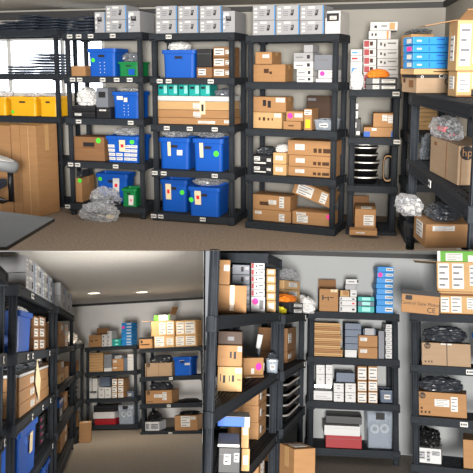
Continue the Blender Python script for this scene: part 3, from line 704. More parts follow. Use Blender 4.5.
put(D.f, TOP[o.name]+.115, carton, 290.5, 331, 187.5, 'tilted brown carton with long white label leaning on another, fourth rack', h=.135, d=.3, v=.03, labels=(('f', .1, .5, .12, .88), ('f', .7, .86, .12, .88)), tape=False, lean=.32, cat='carton')

# ---- corner rack and what is heaped on it
k = E_.t(3)
o = k
for i in range(2):
    o = put(E_.f, o, plain_box, 365.5, 398, (84.6, 78)[i], f'{("lower","upper")[i]} flat black toner box at the front of the corner rack top', tone='box_black', d=.16, v=.01, label_at=(('f', .22, .42, .15, .85), ('f', .5, .92, .2, .75)), name='toner_box', group='toner boxes on the corner rack')
put(E_.f, o, heap, 366, 391, 68.5, 'orange plastic bag lying on the black toner boxes, corner rack', film='orange', v=.02, d=.13, seed=71, rough=.7)
put(E_.f, k, heap, 347.5, 364.5, 66.5, 'white plastic bag with pink dot beside toner boxes, corner rack', film='white_film', v=.02, d=.14, seed=73)
o = k
o = put(E_.f, o, plain_box, 349, 362.5, 78, 'white box at the base of the small stack, corner rack top', v=.2, d=.2, name='small_box')
for y, n in ((61.5, 'lower'), (55.5, 'middle'), (49.5, 'upper')):
    o = put(E_.f, o, plain_box, 349, 362.5, y if y < 61 else 61.5, f'{n} flat white box with blue print by the fourth rack post', v=.2, d=.2, prints=(('f', .1, .6, .3, .6, 'blue_box' if n != 'middle' else 'red_dot'),), name='flat_box', group='flat white boxes on the corner rack')
o = k
for i, y in enumerate((83, 74, 65.5, 57, 48.5, 40)):
    o = put(E_.f, o, plain_box, 363.2, 376.5, y, f'white box with red-brown print, {("lowest","second","third","fourth","fifth","topmost")[i]} from below in the corner rack column', v=.2, d=.24, prints=(('f', .05, .45, .15, .9, 'red_box'), ('f', .5, .75, .3, .8, 'ink_brown')), name='printed_box', group='red-printed white boxes on the corner rack')
o = k
for i, y in enumerate((83, 75, 66.8, 58.6, 50, 39.5)):
    o = put(E_.f, o, plain_box, 377, 398.5, y, f'wide white box with two dark dots, {("lowest","second","third","fourth","fifth","sixth")[i]} from below, corner rack', v=.2, d=.24, prints=(('f', .14, .22, .4, .7, 'ink'), ('f', .32, .4, .3, .6, 'ink'), ('f', .5, .9, .55, .68, 'ink_grey')), name='printed_box', group='wide white boxes on the corner rack')
o1 = put(E_.f, o, plain_box, 368.5, 391, 31, 'white box on the wide white column, one below its top, corner rack', v=.2, d=.24, prints=(('f', .12, .2, .4, .7, 'ink'), ('f', .28, .36, .4, .7, 'ink'), ('f', .82, .9, .05, 1, 'orange')), name='printed_box')
put(E_.f, o1, plain_box, 370, 398, 22, 'long white box topping the whole heap on the corner rack', v=.2, d=.24, prints=(('f', .15, .25, .3, .6, 'ink'), ('f', .4, .62, .45, .6, 'ink_grey'), ('f', .7, .9, .1, .9, 'kraft_light')), name='printed_box')
f3 = Frame(T, 399, 113, 412, 121)
zb = Ht.t(3); o = Ht.t(3)
for i, y in enumerate((80, 68, 57, 46, 35)):
    o = put(f3, o, carton, 401, 411, y, f'pale carton with white label, {("lowest","second","third","fourth","topmost")[i]} from below in the corner column', tone='kraft_light', d=.2, v=.03, labels=(('f', .4, .85, .25, .75),), tape=False, cat='carton', group='pale cartons in the corner column')
put(f3, o, heap, 399, 415, 28.5, 'dark grey bag lying on the pale corner column', film='grey_film', v=.03, d=.2, seed=78, inner=('ink',))
k = E_.t(2)
o = put(E_.f, k, plain_box, 348.5, 361, 119, 'black and white machine base, second shelf of corner rack', tone='box_black', d=.2, prints=(('f', .1, .5, .5, .8, 'paper'), ('f', .5, .9, .1, .3, 'paper')), cat='device', name='machine')
put(E_.f, o, plain_box, 350, 358.5, 103.5, 'white and grey gadget standing on the black machine, corner rack', tone='box_white', d=.14, prints=(('f', 0, 1, .5, .62, 'ink'), ('f', .1, .6, .1, .35, 'ink')), cat='device', name='gadget')
o = put(E_.f, k, plain_box, 363.5, 399, 127.5, 'flat tan box with dark blue ends, second shelf of corner rack', tone='kraft', d=.28, prints=(('f', 0, .2, 0, .55, 'blue_dark'), ('f', .86, 1, 0, .6, 'blue_dark'), ('f', .25, .4, .65, .9, 'paper')), cat='box', name='flat_box')
put(E_.f, o, carton, 373, 400, 113.5, 'brown carton with two white labels on the flat tan box', d=.24, labels=(('f', .4, .62, .45, .9), ('f', .66, .98, .3, .85)), tape=False, cat='carton')
k = E_.t(1); o = k
for i, y in enumerate((177, 169.5, 162, 154.5, 147)):
    o = put(E_.f, o, tray, 348.5, 379 + (2 if i == 2 else 0), y, f'black round tray with pale rim, {("lowest","second","third","fourth","topmost")[i]} from below, corner rack', d=.34, v=.03, group='black trays on the corner rack')
o = put(E_.f, k, ring_seat, 382.5, 397, 154.5, 'black and tan ring-shaped gasket standing beside the trays, corner rack', v=.12, d=.1, lean=0.)
k = E_.t(0)
put(E_.f, k, carton, 349, 369, 196, 'dark brown carton at the back of the bottom shelf, corner rack', tone='kraft_dark', v=.34, d=.12, tape=False, cat='carton')
put(E_.f.shift(-.16), .03, carton, 349, 377.5, 230.5, 'brown carton sticking out of the corner rack onto the carpet', v=.0, d=.13, labels=(('f', .25, .55, .4, .65),), tape=False, cat='carton')
o = put(E_.f, k, carton, 354.5, 376, 209.5, 'long brown carton with white label on the bottom shelf, corner rack', v=-.02, d=.34, labels=(('f', .42, .9, .3, .75), ('t', .3, .8, .1, .4)), tape=False, cat='carton')

# ---- hidden rack
k = Ht.t(2); o = k
for i in range(9):
    o = put(Ht.f, o, mailer, 403.8, 411, 0, f'kraft mailer, {("lowest","second","third","fourth","fifth","sixth","seventh","eighth","topmost")[i]} from below, on the rack mostly hidden between two racks', h=.038, d=.3, v=.02, group='kraft mailers on the hidden rack', rot=rnd.uniform(-.03, .03))
put(Ht.f, Ht.t(1), plain_box, 404, 410, 181, 'white box low on the rack mostly hidden between two racks', d=.25, label_at=(('f', .2, .8, .3, .6),), name='small_box')
put(Ht.f, Ht.t(0), plain_box, 404, 411, 219, 'small dark box at the bottom of the rack mostly hidden between two racks', tone='box_brown', d=.25, label_at=(('f', .4, .8, .5, .8),), name='small_box')

# ---- rack along the end wall
k = Fu.t(3)
fa = Frame(T, 416, 166, 452.5, 165.5)
o = put(fa, k, carton, 416, 452.5, 75, 'brown carton with black lid band, beneath the blue boxes', v=0., d=.3, tone='kraft_grey', band=.17, prints=(('f', .88, .95, .08, .14, 'ink'), ('f', .88, .95, .2, .26, 'ink'), ('f', .86, .95, .34, .38, 'ink'), ('l', .1, .25, .55, .8, 'ink_brown'), ('l', .5, .8, .3, .7, 'kraft_edge')), texts=(('f', 'C', .86, .62, .055), ('f', 'Com', .78, .915, .036, 'paper'), ('f', 'o', .15, .915, .036, 'paper')), tape=False, cat='carton')
o = put(fa, o, plain_box, 413.5, 453, 69, 'flat tan board between the blue boxes and the black-banded carton', v=.0, d=.28, tone='kraft_light', prints=(('f', .5, .9, .4, .6, 'ink_brown'),), name='flat_board', cat='board')
for i, y in enumerate((61.2, 53, 45.2, 37)):
    o = put(fa, o, plain_box, 412.5, 453, y, f'wide blue box, {("lowest","second lowest","second highest","topmost")[i]} of four on the black-banded carton', v=0., d=.2, tone='blue_box', prints=(('f', .1, .22, .4, .6, 'box_white'), ('f', .4, .42, .2, .8, 'blue_dark'), ('f', .6, .8, .6, .75, 'blue_dark'), ('l', .4, .85, .2, .8, 'pink' if i == 2 else 'paper')), name='blue_box', group='blue boxes on the end-wall rack')
fb = Frame(T, 453.5, 192, 500, 192)
o = put(fb, k, carton, 456, 500, 71.5, 'lower open-topped carton plastered with white labels, end-wall rack', v=0., d=.15, tone='kraft_light', labels=(('f', .03, .3, .2, .92), ('f', .36, .7, .4, .95), ('l', .2, .7, .3, .8)), prints=(('f', 0, 1, .0, .06, 'kraft_edge'), ('f', .35, .45, .02, .3, 'ink')), tape=False, cat='carton')
o = put(fb, o, carton, 456.5, 500, 20, 'upper open carton with a flap sticking out, end-wall rack', v=0., d=.15, tone='kraft_light', labels=(('f', .06, .32, .1, .92), ('f', .38, .6, .15, .9), ('l', .3, .7, .2, .7)), tape=False, cat='carton')
b_ = o.bound_box; dim_ = (b_[4][0]-b_[0][0], .15, b_[1][2]-b_[0][2])
flap_on(o, dim_, 'l', .17, -.18); flap_on(o, dim_, 'f', .14, .3)
k = Fu.t(2)
fc = Frame(T, 456.5, 208, 500, 208)
o = put(fc, k, carton, 457.5, 500, 146, 'large brown printer carton with round logo, end-wall rack middle shelf', v=0., d=.5, tone='kraft_grey', logo=('f', .2, .82, .035), strap=None, prints=(('l', .6, .62, .0, 1, 'kraft_edge'), ('l', .15, .25, .8, .9, 'kraft_edge'), ('f', .06, .08, 0, 1, 'kraft_edge')), tape=False, cat='carton')
put(fc, o, heap, 447, 474, 116.5, 'clear plastic bag crumpled on the large printer carton', v=.15, d=.5, seed=81, film='clear_film', inner=('ink', 'red_dot', 'ink'))
put(Frame(T, 415, 160, 428, 162), k, heap, 416, 428.5, 132, 'grey translucent bag standing beside the large printer carton', v=.0, d=.2, seed=83, film='grey_film', inner=('ink', 'ink'))
fd = Frame(T, 424, 188, 470, 188)
k = rampz(fd.a.y)+.012
o = put(fd, k, carton, 425, 474, 224.5, 'brown carton with barcode label, lower shelf of end-wall rack', v=0., d=.26, tone='kraft', labels=(('f', .14, .6, .72, .93), ('l', .25, .75, .3, .95)), tape=False, cat='carton')
put(fd, o, heap, 431, 467, 205, 'black plastic sheet bunched on the barcode carton', v=.02, d=.24, seed=85, film='black_film')
fe = Frame(T, 402, 168, 426, 166)
put(fd, TOP[o.name]+.0, heap, 400.5, 430, 197, 'clear plastic wrap hanging over the barcode carton edge', v=.16, d=.3, seed=87, film='clear_film', inner=('paper',))

# ---- table and chair at the picture edge
ft = Frame(T, -70, 182, 54.5, 188)
zt = .745
P = [T.atz(54.6, 218.2, zt), T.atz(6.3, 246.9, zt), T.atz(-60, 246.9, zt), T.atz(-60, 206.5, zt), T.atz(0, 211.2, zt)]
mb = MB(); n = 5
vs = [(p.x, p.y, zt-.018) for p in P]+[(p.x, p.y, zt-.001) for p in P]
mb.add(vs, [tuple(range(n)), tuple(range(2*n-1, n-1, -1))]+[(i+n, (i+1) % n+n, (i+1) % n, i) for i in range(n)], 'rubber_black')
tb = mb.build('table'); tb.matrix_world = T.W; tag(tb, 'grey table with black edge jutting in at the picture edge before tall cartons', 'table')
mb = MB(); mb.add([(p.x, p.y, zt-.0008) for p in P]+[(p.x, p.y, zt+.001) for p in P], [tuple(range(n)), tuple(range(2*n-1, n-1, -1))]+[(i+n, (i+1) % n+n, (i+1) % n, i) for i in range(n)], 'table_grey'); mb.build('tabletop', tb)
for q in (P[2], P[3]):
    mb = MB(); mb.tube([(q.x+.06, q.y+(.08 if q is P[2] else -.08), rampz(q.y+(.08 if q is P[2] else -.08)-.03)+.004), (q.x+.06, q.y+(.08 if q is P[2] else -.08), zt-.03)], .025, 'rubber_black'); mb.build('leg', tb)
fx = Frame(T, -40, 110, 14, 110)
ch = empty('swivel_chair'); ch.matrix_world = T.W @ fx.M; tag(ch, 'chair with rounded grey-rimmed pale armrest poking in above the grey table', 'chair')
ua, za = fx.hit(-8, 164); ub = fx.hit(14.2, 164)[0]; R_ = ub-ua
mb = MB()
def oval(k, z, kz=1.): return [(ua+R_*k*math.cos(a*math.tau/28), .12+.13*k*math.sin(a*math.tau/28), z+.05*math.cos(a*math.tau/28)*-1+.05) for a in range(28)]
mb.loft([oval(.9, za-.1), oval(1, za-.06), oval(1, za-.02), oval(.94, za+.0)], 'chair_grey'); mb.build('armrest', ch)
mb = MB(); mb.loft([oval(.8, za-.001), oval(.8, za+.008), oval(.76, za+.01)], 'chair_pale'); mb.build('arm_pad', ch)['label'] = 'pale armrest pad'
up = fx.hit(7, 190)[0]
mb = MB(); mb.tube([(up-.3, .12, .39), (up-.08, .12, .3), (up, .12, .3), (up, .12, za-.06)], .028, 'rubber_black'); mb.build('arm_post', ch)
mb = MB(); mb.rbox(up-.62, up-.12, -.1, .4, .4, .48, 'fabric_black', .03); mb.build('seat', ch)
mb = MB(); mb.tube([(up-.25, .15, .06), (up-.25, .15, .4)], .03, 'rubber_black')
for i in range(5):
    a = i*math.tau/5+2.2; mb.tube([(up-.25, .15, .1), (up-.25+.24*math.cos(a), .15+.24*math.sin(a), .04)], .02, 'rubber_black', 8)
mb.build('base', ch)

# ================================================================ NARROW LOWER ROOM
B_ = Room(118, 341, .012, 1.45)
CB = B_.eye+.75; B_.picture = 'narrow picture'
G0 = Unit(B_, 'black aisle rack cut by the frame edge of the narrow lower picture', -16, 236, 6, 178, 5, dl=.45, tags=((3, (2.5,)), (2, (3.5,))))
G1 = Unit(B_, 'black aisle rack with a blue bin and white-tagged flat cartons, narrow lower picture', 17, 159, 55, 99, 5, py=[288.5, 358.5, 429.5, 502, 577], dl=.45, tags=((4, (31, 32.5)), (3, (27, 32, 49)), (2, (31.5, 42, 50)), (1, (52,))))
G2 = Unit(B_, 'black aisle rack farther in, filled with brown cartons, narrow lower picture', 58, 97, 74, 69, 5, py=[309, 351, 392.5, 435, 480], dl=.45)
E3 = Unit(B_, 'low dark corner rack past the aisle racks, narrow lower picture', 76.5, 66, 84, 58.5, 4, dl=.5, sp=.445)
H = Unit(B_, 'low black rack with a tall blue stack on top, narrow lower picture', 85, 57.8, 136, 58.8, 4, py=[349.5, 374.5, 401, 427.5], dl=.5, sp=.44)
I_ = Unit(B_, 'low black rack stacked with opened white-labelled cartons, narrow lower picture', 139, 62, 203, 63.5, 4, py=[351, 379.5, 406.5, 434], dl=.5, tags=((2, (171,)), (1, (169,)), (0, (170.5,))))
wa, wb = B_.plan(40, 50.5), B_.plan(206, 52.5)
wallstrip(B_, wa, wb, -.02, CB, .1, 'wall_pale', 'wall_back_narrow')
f2 = Frame.__new__(Frame).set(B_, wa, wb); mb = MB(); mb.box(0, f2.w, -.03, -.001, CB-.045, CB-.002, 'trim_dark'); struct(mb, 'trim_4', B_, f2.M)
xl = G1.f.a.x-.52
wallstrip(B_, Vector((xl, 2.2)), Vector((xl, wa.y-.02)), 0, CB, .06, 'wall_pale', 'wall_left_narrow')
def edge(room, x, s): return room.plan(x, s)
pr = [B_.plan(203.2, 180), B_.plan(203.2, 54)]
yc = B_.atz(100, 250.6, CB)
floorpoly(B_, [Vector((xl, 2.2, 0)), Vector((pr[0].x, 2.2, 0)), Vector((pr[0].x, pr[0].y, 0)), Vector((pr[1].x, pr[1].y, 0)), Vector((wb.x, wb.y, 0)), Vector((wa.x, wa.y, 0))], 0, .05, 'carpet_grey', 'floor_narrow')
ya, yb_ = B_.atz(-10, 250.6, CB), B_.atz(203.2, 250.6, CB)
floorpoly(B_, [Vector((xl-.4, B_.atz(0, 250.6, CB).y, 0)), Vector((yb_.x, yb_.y, 0)), Vector((wb.x, wb.y, 0)), Vector((wa.x, wa.y, 0)), Vector((xl-.4, wa.y, 0))], CB+.004, .004, 'ceiling_pale', 'ceiling_narrow')
for x, y, n in ((94, 292.5, 'round ceiling downlight nearer the aisle racks, narrow lower picture'), (142, 291.5, 'round ceiling downlight above the corner gap, narrow lower picture')):
    p = B_.atz(x, y, CB); mb = MB()
    ring = lambda r, z: [(r*math.cos(i*math.tau/24), r*math.sin(i*math.tau/24), z) for i in range(24)]
    mb.loft([ring(.12, 0), ring(.12, -.012), ring(.095, -.016), ring(.095, 0)], 'trim_pale', (False, False)); o = mb.build('ceiling_light'); o.matrix_world = B_.W @ Matrix.Translation(p)
    tag(o, n, 'ceiling light', 'downlights in the narrow lower room')
    mb = MB(); mb.loft([ring(.095, -.003), ring(.095, -.012)], 'lamp_glow'); mb.build('diffuser', o)
    L = bpy.data.lights.new('downlight', 'SPOT'); L.energy = 80; L.spot_size = 2.5; L.spot_blend = .6; L.color = (1, .86, .68); L.shadow_soft_size = .1
    lo = bpy.data.objects.new('downlight', L); COL.objects.link(lo); lo.matrix_world = B_.W @ Matrix.Translation(p+Vector((0, 0, -.03)))

# ---- first aisle rack, cut by the frame
k = G0.t(4)
put(G0.f, k, plain_box, 0, 6.3, 250.8, 'grey-white box atop the rack cut by the frame edge, narrow picture', d=.4, tone='box_grey', h=.11, prints=(('f', .6, .7, .2, .5, 'ink'), ('f', .75, .9, .2, .5, 'ink_grey')), name='grey_box')
for kk, nm in ((3, 'second'), (1, 'fourth')):
    put(G0.f, G0.t(kk), tote, -9, 3.2, 0, f'blue bin on the {nm} shelf of the frame-cut aisle rack, narrow picture', d=.36, h=.3, holes=False)
put(G0.f, G0.t(2), plain_box, -8, 3.4, 0, 'teal box on the middle shelf of the frame-cut aisle rack', tone='teal_box', d=.3, h=.12, name='teal_box')

# ---- middle aisle rack
k = G1.t(4)
for i, (a, b) in enumerate(((25.8, 34.6), (34.8, 42), (42.2, 48.8), (49, 55.8))):
    n = ('first', 'second', 'third', 'fourth')[i]
    o = put(G1.f, k, device_box, a, b, 0, f'grey device box, lower layer, {n} along the blue-bin aisle rack, narrow picture', h=.132, d=.42, v=.03, group='grey device boxes on the aisle rack with the blue bin')
    put(G1.f, o, device_box, a, b, 0, f'grey device box, upper layer, {n} along the blue-bin aisle rack, narrow picture', h=.132 if i else .125, d=.42, v=.03, group='grey device boxes on the aisle rack with the blue bin')
k = G1.t(3)
bb = put(G1.f, k, tote, 20.5, 33, 312, 'blue bin on the second shelf of the middle aisle rack, narrow picture', d=.36, v=.03, dots=(), face='l')
put(G1.f, TOP[bb.name]+.002, heap, 22, 33, 304.5, 'white and grey bag rising from the aisle rack blue bin', d=.28, v=.06, seed=101, film='white_film', inner=('ink', 'box_mid'))
for c, (a, b) in enumerate(((33.8, 39.2), (39.4, 45.6))):
    o = k
    for y, n in ((338.5, 'lowest'), (327.5, 'middle'), (317, 'topmost')):
        o = put(G1.f, o, plain_box, a, b, y, f'{n} small labelled carton, {("stack by blue bin", "stack by post")[c]}, middle aisle rack', tone='kraft_dark', d=.3, v=.04, label_at=(('f', .08, .7, .15, .85),), name='small_carton', cat='carton', group='small labelled cartons on the middle aisle rack')
k = G1.t(2); o = k
for i, (y, n) in enumerate(((0, 'lowest'), (0, 'middle'), (0, 'topmost'))):
    o = put(G1.f, o, carton, 19.5, 48.5 - i*.4, y, f'{n} long flat brown carton, third shelf of middle aisle rack', h=.085, d=.38, v=.03, labels=(('f', .3, .42, .2, .75), ('f', .5, .58, .2, .8)), tape=False, seam=False, name='flat_carton', cat='carton', group='long flat cartons on the middle aisle rack')
o = put(G1.f, o, plain_box, 19.8, 48.2, 0, 'white flat board over the flat cartons of the middle aisle rack', h=.02, tone='box_white', d=.4, v=.03, name='flat_board', cat='board')
mb = MB(); mb.box(-.16, .16, -.004, 0, -.2, 0, 'paper_warm'); tg = mb.build('hang_tag'); tg.parent = o; tg.matrix_local = Matrix.Translation((.05, -.012, .012)) @ Matrix.Rotation(.55, 4, 'Y'); tg['label'] = 'cream hang tag'
put(G1.f, o, heap, 23, 48, 359.5, 'dark grey plastic bags lying on the white board, middle aisle rack', d=.3, v=.06, seed=104, film='grey_film', inner=('box_slate', 'ink'))
k = G1.t(1)
bb = put(G1.f, k, tote, 20.5, 38, 424, 'blue bin with cream tag, fourth shelf of middle aisle rack', d=.36, v=.0, holes=False, tags=((.52, .68, .42, .8, 'paper_warm', None),))
put(G1.f, TOP[bb.name]+.002, heap, 21, 38, 418.5, 'clear wrap draped over the cream-tagged blue bin, middle aisle rack', d=.3, v=.03, seed=106, inner=('box_slate', 'paper'))
o = k
for y, n in ((0, 'lowest'), (0, 'second lowest'), (0, 'second highest'), (0, 'topmost')):
    o = put(G1.f, o, plain_box, 40.5, 50.5, y, f'{n} black box with pink-white edge, fourth shelf of middle aisle rack', h=.062, tone='box_black', d=.3, v=.05, prints=(('f', .1, .2, .3, .7, 'pink'), ('f', .3, .6, .3, .6, 'ink_grey')), name='black_box', group='black boxes on the middle aisle rack')
k = G1.t(0)
put(G1.f, k, tote, 34, 43, 0, 'blue bin low down by the carpet, middle aisle rack', h=.3, d=.36, v=.02, holes=False)
put(G1.f, k, tote, 43.6, 50.3, 0, 'blue bin by the far post of the bottom shelf, middle aisle rack', h=.3, d=.36, v=.02, holes=False)

# ---- third aisle rack
k = G2.t(4)
for i, (a, b) in enumerate(((60.5, 65.4), (65.6, 70), (70.2, 74.5))):
    n = ('first', 'second', 'third')[i]
    o = put(G2.f, k, plain_box, a, b, 0, f'pale grey box, lower layer, {n} along the carton-filled aisle rack, narrow picture', h=.15, tone='box_grey', d=.42, v=.03, prints=(('f', .6, .75, .3, .7, 'ink'), ('f', .9, .98, .05, .95, 'blue_box')), name='grey_box', group='pale boxes on the far aisle rack')
    put(G2.f, o, plain_box, a, b, 0, f'pale grey box, upper layer, {n} along the carton-filled aisle rack, narrow picture', h=.15, tone='box_grey', d=.42, v=.03, prints=(('f', .6, .75, .3, .7, 'ink'), ('f', .9, .98, .05, .95, 'blue_box')), name='grey_box', group='pale boxes on the far aisle rack')
k = G2.t(3)
o = put(G2.f, k, carton, 60, 64.5, 335, 'lower brown carton, second shelf of far aisle rack, narrow picture', d=.34, tape=False, cat='carton')
put(G2.f, o, carton, 60, 63.4, 323, 'upper brown carton, second shelf of far aisle rack, narrow picture', d=.3, tape=False, cat='carton', labels=(('f', .3, .8, .4, .8),))
o = k
for y, n in ((341, 'lowest'), (333, 'middle'), (325, 'topmost')):
    o = put(G2.f, o, plain_box, 65.2, 70.6, y, f'{n} white box beside brown cartons, second shelf of far aisle rack', d=.28, dots=(), prints=(('f', .1, .5, .2, .7, 'orange'),), name='small_box', group='white boxes on the far aisle rack')
k = G2.t(2)
o = put(G2.f, k, carton, 59.8, 64, 374, 'lower printed carton, third shelf of far aisle rack, narrow picture', d=.34, tone='kraft_light', tape=False, cat='carton', prints=(('f', .3, .6, .3, .6),))
put(G2.f, o, carton, 59.8, 64, 361, 'upper printed carton with label, third shelf of far aisle rack', d=.34, tape=False, cat='carton', labels=(('f', .4, .9, .5, .9),))
put(G2.f, k, carton, 64.4, 68.4, 367, 'brown carton beside the printed pair, third shelf of far aisle rack', d=.3, tape=False, cat='carton')
put(G2.f, k, open_tray, 69.4, 73.4, 371, 'small grey tray near the far post, third shelf of far aisle rack', d=.26, tone='box_mid')
k = G2.t(1); o = k
for y, n in ((419, 'lower'), (406, 'upper')):
    o = put(G2.f, o, plain_box, 59.6, 63.2, y, f'{n} black toner box, fourth shelf of far aisle rack, narrow picture', d=.32, tone='box_black', label_at=(('f', .15, .6, .3, .8),), name='toner_box', group='toner boxes on the far aisle rack')
put(G2.f, o, plain_box, 59.6, 63.2, 399, 'blue and white box on the toner boxes, far aisle rack', d=.3, tone='blue_dark', prints=(('f', 0, 1, .5, 1, 'paper'),), name='flat_box')
o = k
for y, n in ((411, 'lowest'), (401, 'middle'), (390.5, 'topmost')):
    o = put(G2.f, o, carton, 64, 73, y, f'{n} long brown carton, fourth shelf of far aisle rack, narrow picture', d=.34, tape=False, cat='carton', labels=(('f', .2, .36, .3, .8),), tone='kraft', group='long cartons on the far aisle rack')
k = G2.t(0); o = k
for y, n in ((0, 'lower'), (0, 'upper')):
    o = put(G2.f, o, carton, 60.5, 70, y, f'{n} brown carton on the bottom shelf of far aisle rack, narrow picture', h=.125, d=.36, tape=False, cat='carton', labels=(('f', .6, .8, .2, .8),))
put(G2.f, o, plain_box, 66.5, 71, 0, 'white box atop the bottom cartons of the far aisle rack', h=.1, d=.26, name='small_box')

# ---- corner rack
k = E3.t(3)
put(E3.f, k, heap, 76.5, 80.8, 329, 'pinkish white bag on top of the corner rack, narrow picture', d=.4, seed=110, film='white_film', inner=('orange', 'kraft_light'))
put(E3.f, k, heap, 82.3, 88.5, 339.5, 'small white bag sagging off the corner rack top, narrow picture', d=.2, v=.02, seed=111, film='white_film')
put(E3.f, E3.t(2), carton, 78, 83.5, 360, 'brown carton on the second shelf of the corner rack, narrow picture', d=.34, tone='kraft_dark', tape=False, cat='carton')
o = E3.t(1)
for n in ('lowest', 'middle', 'topmost'):
    o = put(E3.f, o, tray, 77.6, 83.6, 0, f'{n} black tray on the third shelf of the corner rack, narrow picture', h=.075, d=.36, group='black trays, narrow picture')
put(E3.f, E3.t(0), carton, 78.4, 83.8, 408, 'brown carton on the bottom shelf of the corner rack, narrow picture', d=.36, tape=False, cat='carton')
fl = Frame(B_, 75.5, 65.3, 91, 65)
put(fl, 0., carton, 78.8, 91, 423, 'brown carton standing on the carpet at the aisle end, narrow picture', v=-.05, d=.26, rot=-.06, labels=(('t', .35, .75, .2, .6),), cat='carton')

# ---- low rack with blue stack
k = H.t(3)
o = put(H.f, k, carton, 88.5, 101.5, 335, 'open brown carton with raised flap, top of blue-stack rack, narrow picture', d=.32, tone='kraft', tape=False, prints=(('f', .15, .35, .45, .55), ('f', .5, .7, .5, .58)), cat='carton')
b_ = o.bound_box; flap_on(o, (b_[4][0]-b_[0][0], .32, b_[1][2]-b_[0][2]), 'b', .12, 1.45, 'kraft_dark')
for c, (a, b, ys) in enumerate(((101.8, 107, (343.5, 339, 334.5)), (107.3, 111.8, (343, 339, 335, 331)))):
    o = k
    for i, y in enumerate(ys):
        o = put(H.f, o, plain_box, a, b, y, f'small white box, {("lowest","second","third","fourth")[i]} from below, stack {("touching the open carton","touching the teal boxes")[c]}, narrow picture', d=.25, prints=(('f', .2, .4, .3, .7, 'ink' if c == 0 else 'ink_grey'),), name='small_box', group='small white boxes on the blue-stack rack')
o = k
for y, n in ((343, 'lower'), (339, 'upper')): o = put(H.f, o, plain_box, 112.2, 120.8, y, f'{n} teal box beside the blue stack, narrow picture', tone='teal_box', d=.25, prints=(('f', .3, .7, .3, .8, 'teal_pale'),), name='teal_box')
o = k
for i in range(8):
    o = put(H.f, o, plain_box, 121.2 + (.2 if i % 2 else 0), 132 - (.3 if i % 3 else 0), 347.2-3.06*(i+1), f'blue box, {("lowest","second","third","fourth","fifth","sixth","seventh","topmost")[i]} from below in the blue stack, narrow picture', tone='blue_box', d=.25, prints=(('f', .5, .95, .3, .75, 'box_white'),), dots=(('f', .2, .5, .025, 'pink'),) if i == 6 else (), name='blue_box', group='blue boxes, narrow picture')
k = H.t(2); o = k
for i in range(7):
    o = put(H.f, o, mailer, 86.8, 103, 0, f'kraft mailer, {("lowest","second","third","fourth","fifth","sixth","topmost")[i]} from below, second shelf of blue-stack rack, narrow picture', h=.043, d=.32, rot=rnd.uniform(-.04, .04), group='kraft mailers, narrow picture')
o = k
for i, y in enumerate((368, 363, 358.5, 354.5)): o = put(H.f, o, plain_box, 104, 111.6, y, f'grey box, {("lowest","second","third","topmost")[i]} of the stack beside kraft mailers, narrow picture', tone='box_mid' if i else 'box_white', d=.3, name='grey_box', group='grey boxes, narrow picture')
o = k
for y, n in ((366.3, 'lower'), (359, 'upper')): o = put(H.f, o, carton, 112.2, 123.5, y, f'{n} brown carton of the pair beside grey boxes, narrow picture', d=.28, labels=(('f', .1, .4, .5, .8),), tone='kraft', cat='carton')
put(H.f, o, plain_box, 114.5, 121.5, 355.5, 'small grey-white box on the carton pair, narrow picture', d=.2, tone='box_grey', name='small_box')
put(H.f, k, plain_box, 123.8, 127, 358, 'upright slate box behind the white stack, narrow picture', tone='box_slate', d=.25, name='slate_box')
o = k
for i in range(6): o = put(H.f, o, plain_box, 127.3, 133.6, 373.2-3.15*(i+1), f'flat white box, {("lowest","second","third","fourth","fifth","topmost")[i]} from below beside the post, narrow picture', d=.26, name='flat_box', group='flat white boxes, narrow picture')
k = H.t(1)
o = put(H.f, k, plain_box, 87, 97.3, 391.5, 'wide white box at the shelf start, third shelf of blue-stack rack, narrow', d=.3, v=.03, prints=(('f', .1, .9, .8, 1, 'ink'),), name='white_box')
for c, (a, b) in enumerate(((87.3, 92), (92.4, 97.2))):
    q = o
    for y, n in ((385, 'lower'), (378.5, 'upper')): q = put(H.f, q, plain_box, a, b, y, f'{n} white cube box, {("outer","inner")[c]} pair on the wide white box, narrow picture', d=.24, v=.05, name='cube_box', group='white cube boxes, narrow picture')
for c, (a, b) in enumerate(((98.4, 104.4), (104.8, 110.8))):
    o = k
    for y, n in ((393.5, 'lower'), (387.5, 'upper')): o = put(H.f, o, plain_box, a, b, y, f'{n} white box, {("outer","inner")[c]} column below the slate box, narrow picture', d=.25, v=.03, label_at=(('f', .3, .7, .5, .7, 'box_grey'),), name='white_box', group='white boxes below the slate box, narrow picture')
put(H.f, TOP[o.name]+.015, plain_box, 100, 109.8, 377, 'slate box resting on white boxes, third shelf of blue-stack rack, narrow', tone='box_slate', d=.3, v=.1, name='slate_box')
for c, (a, b) in enumerate(((112, 117.2), (118, 123.6))):
    o = k
    for y, n in ((392.4, 'lowest'), (385.6, 'middle'), (378.8, 'topmost')): o = put(H.f, o, plain_box, a, b, y, f'{n} brown-edged white box, {("outer","inner")[c]} column of six, narrow picture', tone='kraft', d=.25, v=.03, label_at=(('f', .06, .94, .06, .92),), name='labelled_box', group='brown-edged white boxes, narrow picture')
put(H.f, k, open_tray, 126, 133.6, 391.5, 'dark tray with pink label, third shelf of blue-stack rack, narrow', tone='box_slate', d=.26, v=.02)
k = H.t(0)
o = put(H.f, k, plain_box, 94.5, 115.5, 418.7, 'red flat box at the bottom of the blue-stack rack, narrow picture', tone='red_box', d=.36, v=.03, name='flat_box')
o = put(H.f, o, plain_box, 93.2, 114.5, 412.5, 'grey-white box on the red box, narrow picture', tone='box_white', d=.34, v=.02, name='flat_box')
put(H.f, o, plain_box, 93.5, 114, 405.5, 'black box on the grey-white box, narrow picture', tone='box_black', d=.34, v=.08, name='flat_box')
put(H.f, k, clear_tote, 117.5, 133.4, 405, 'clear lidded tote with cable coils, bottom of blue-stack rack, narrow', d=.36, v=.02)

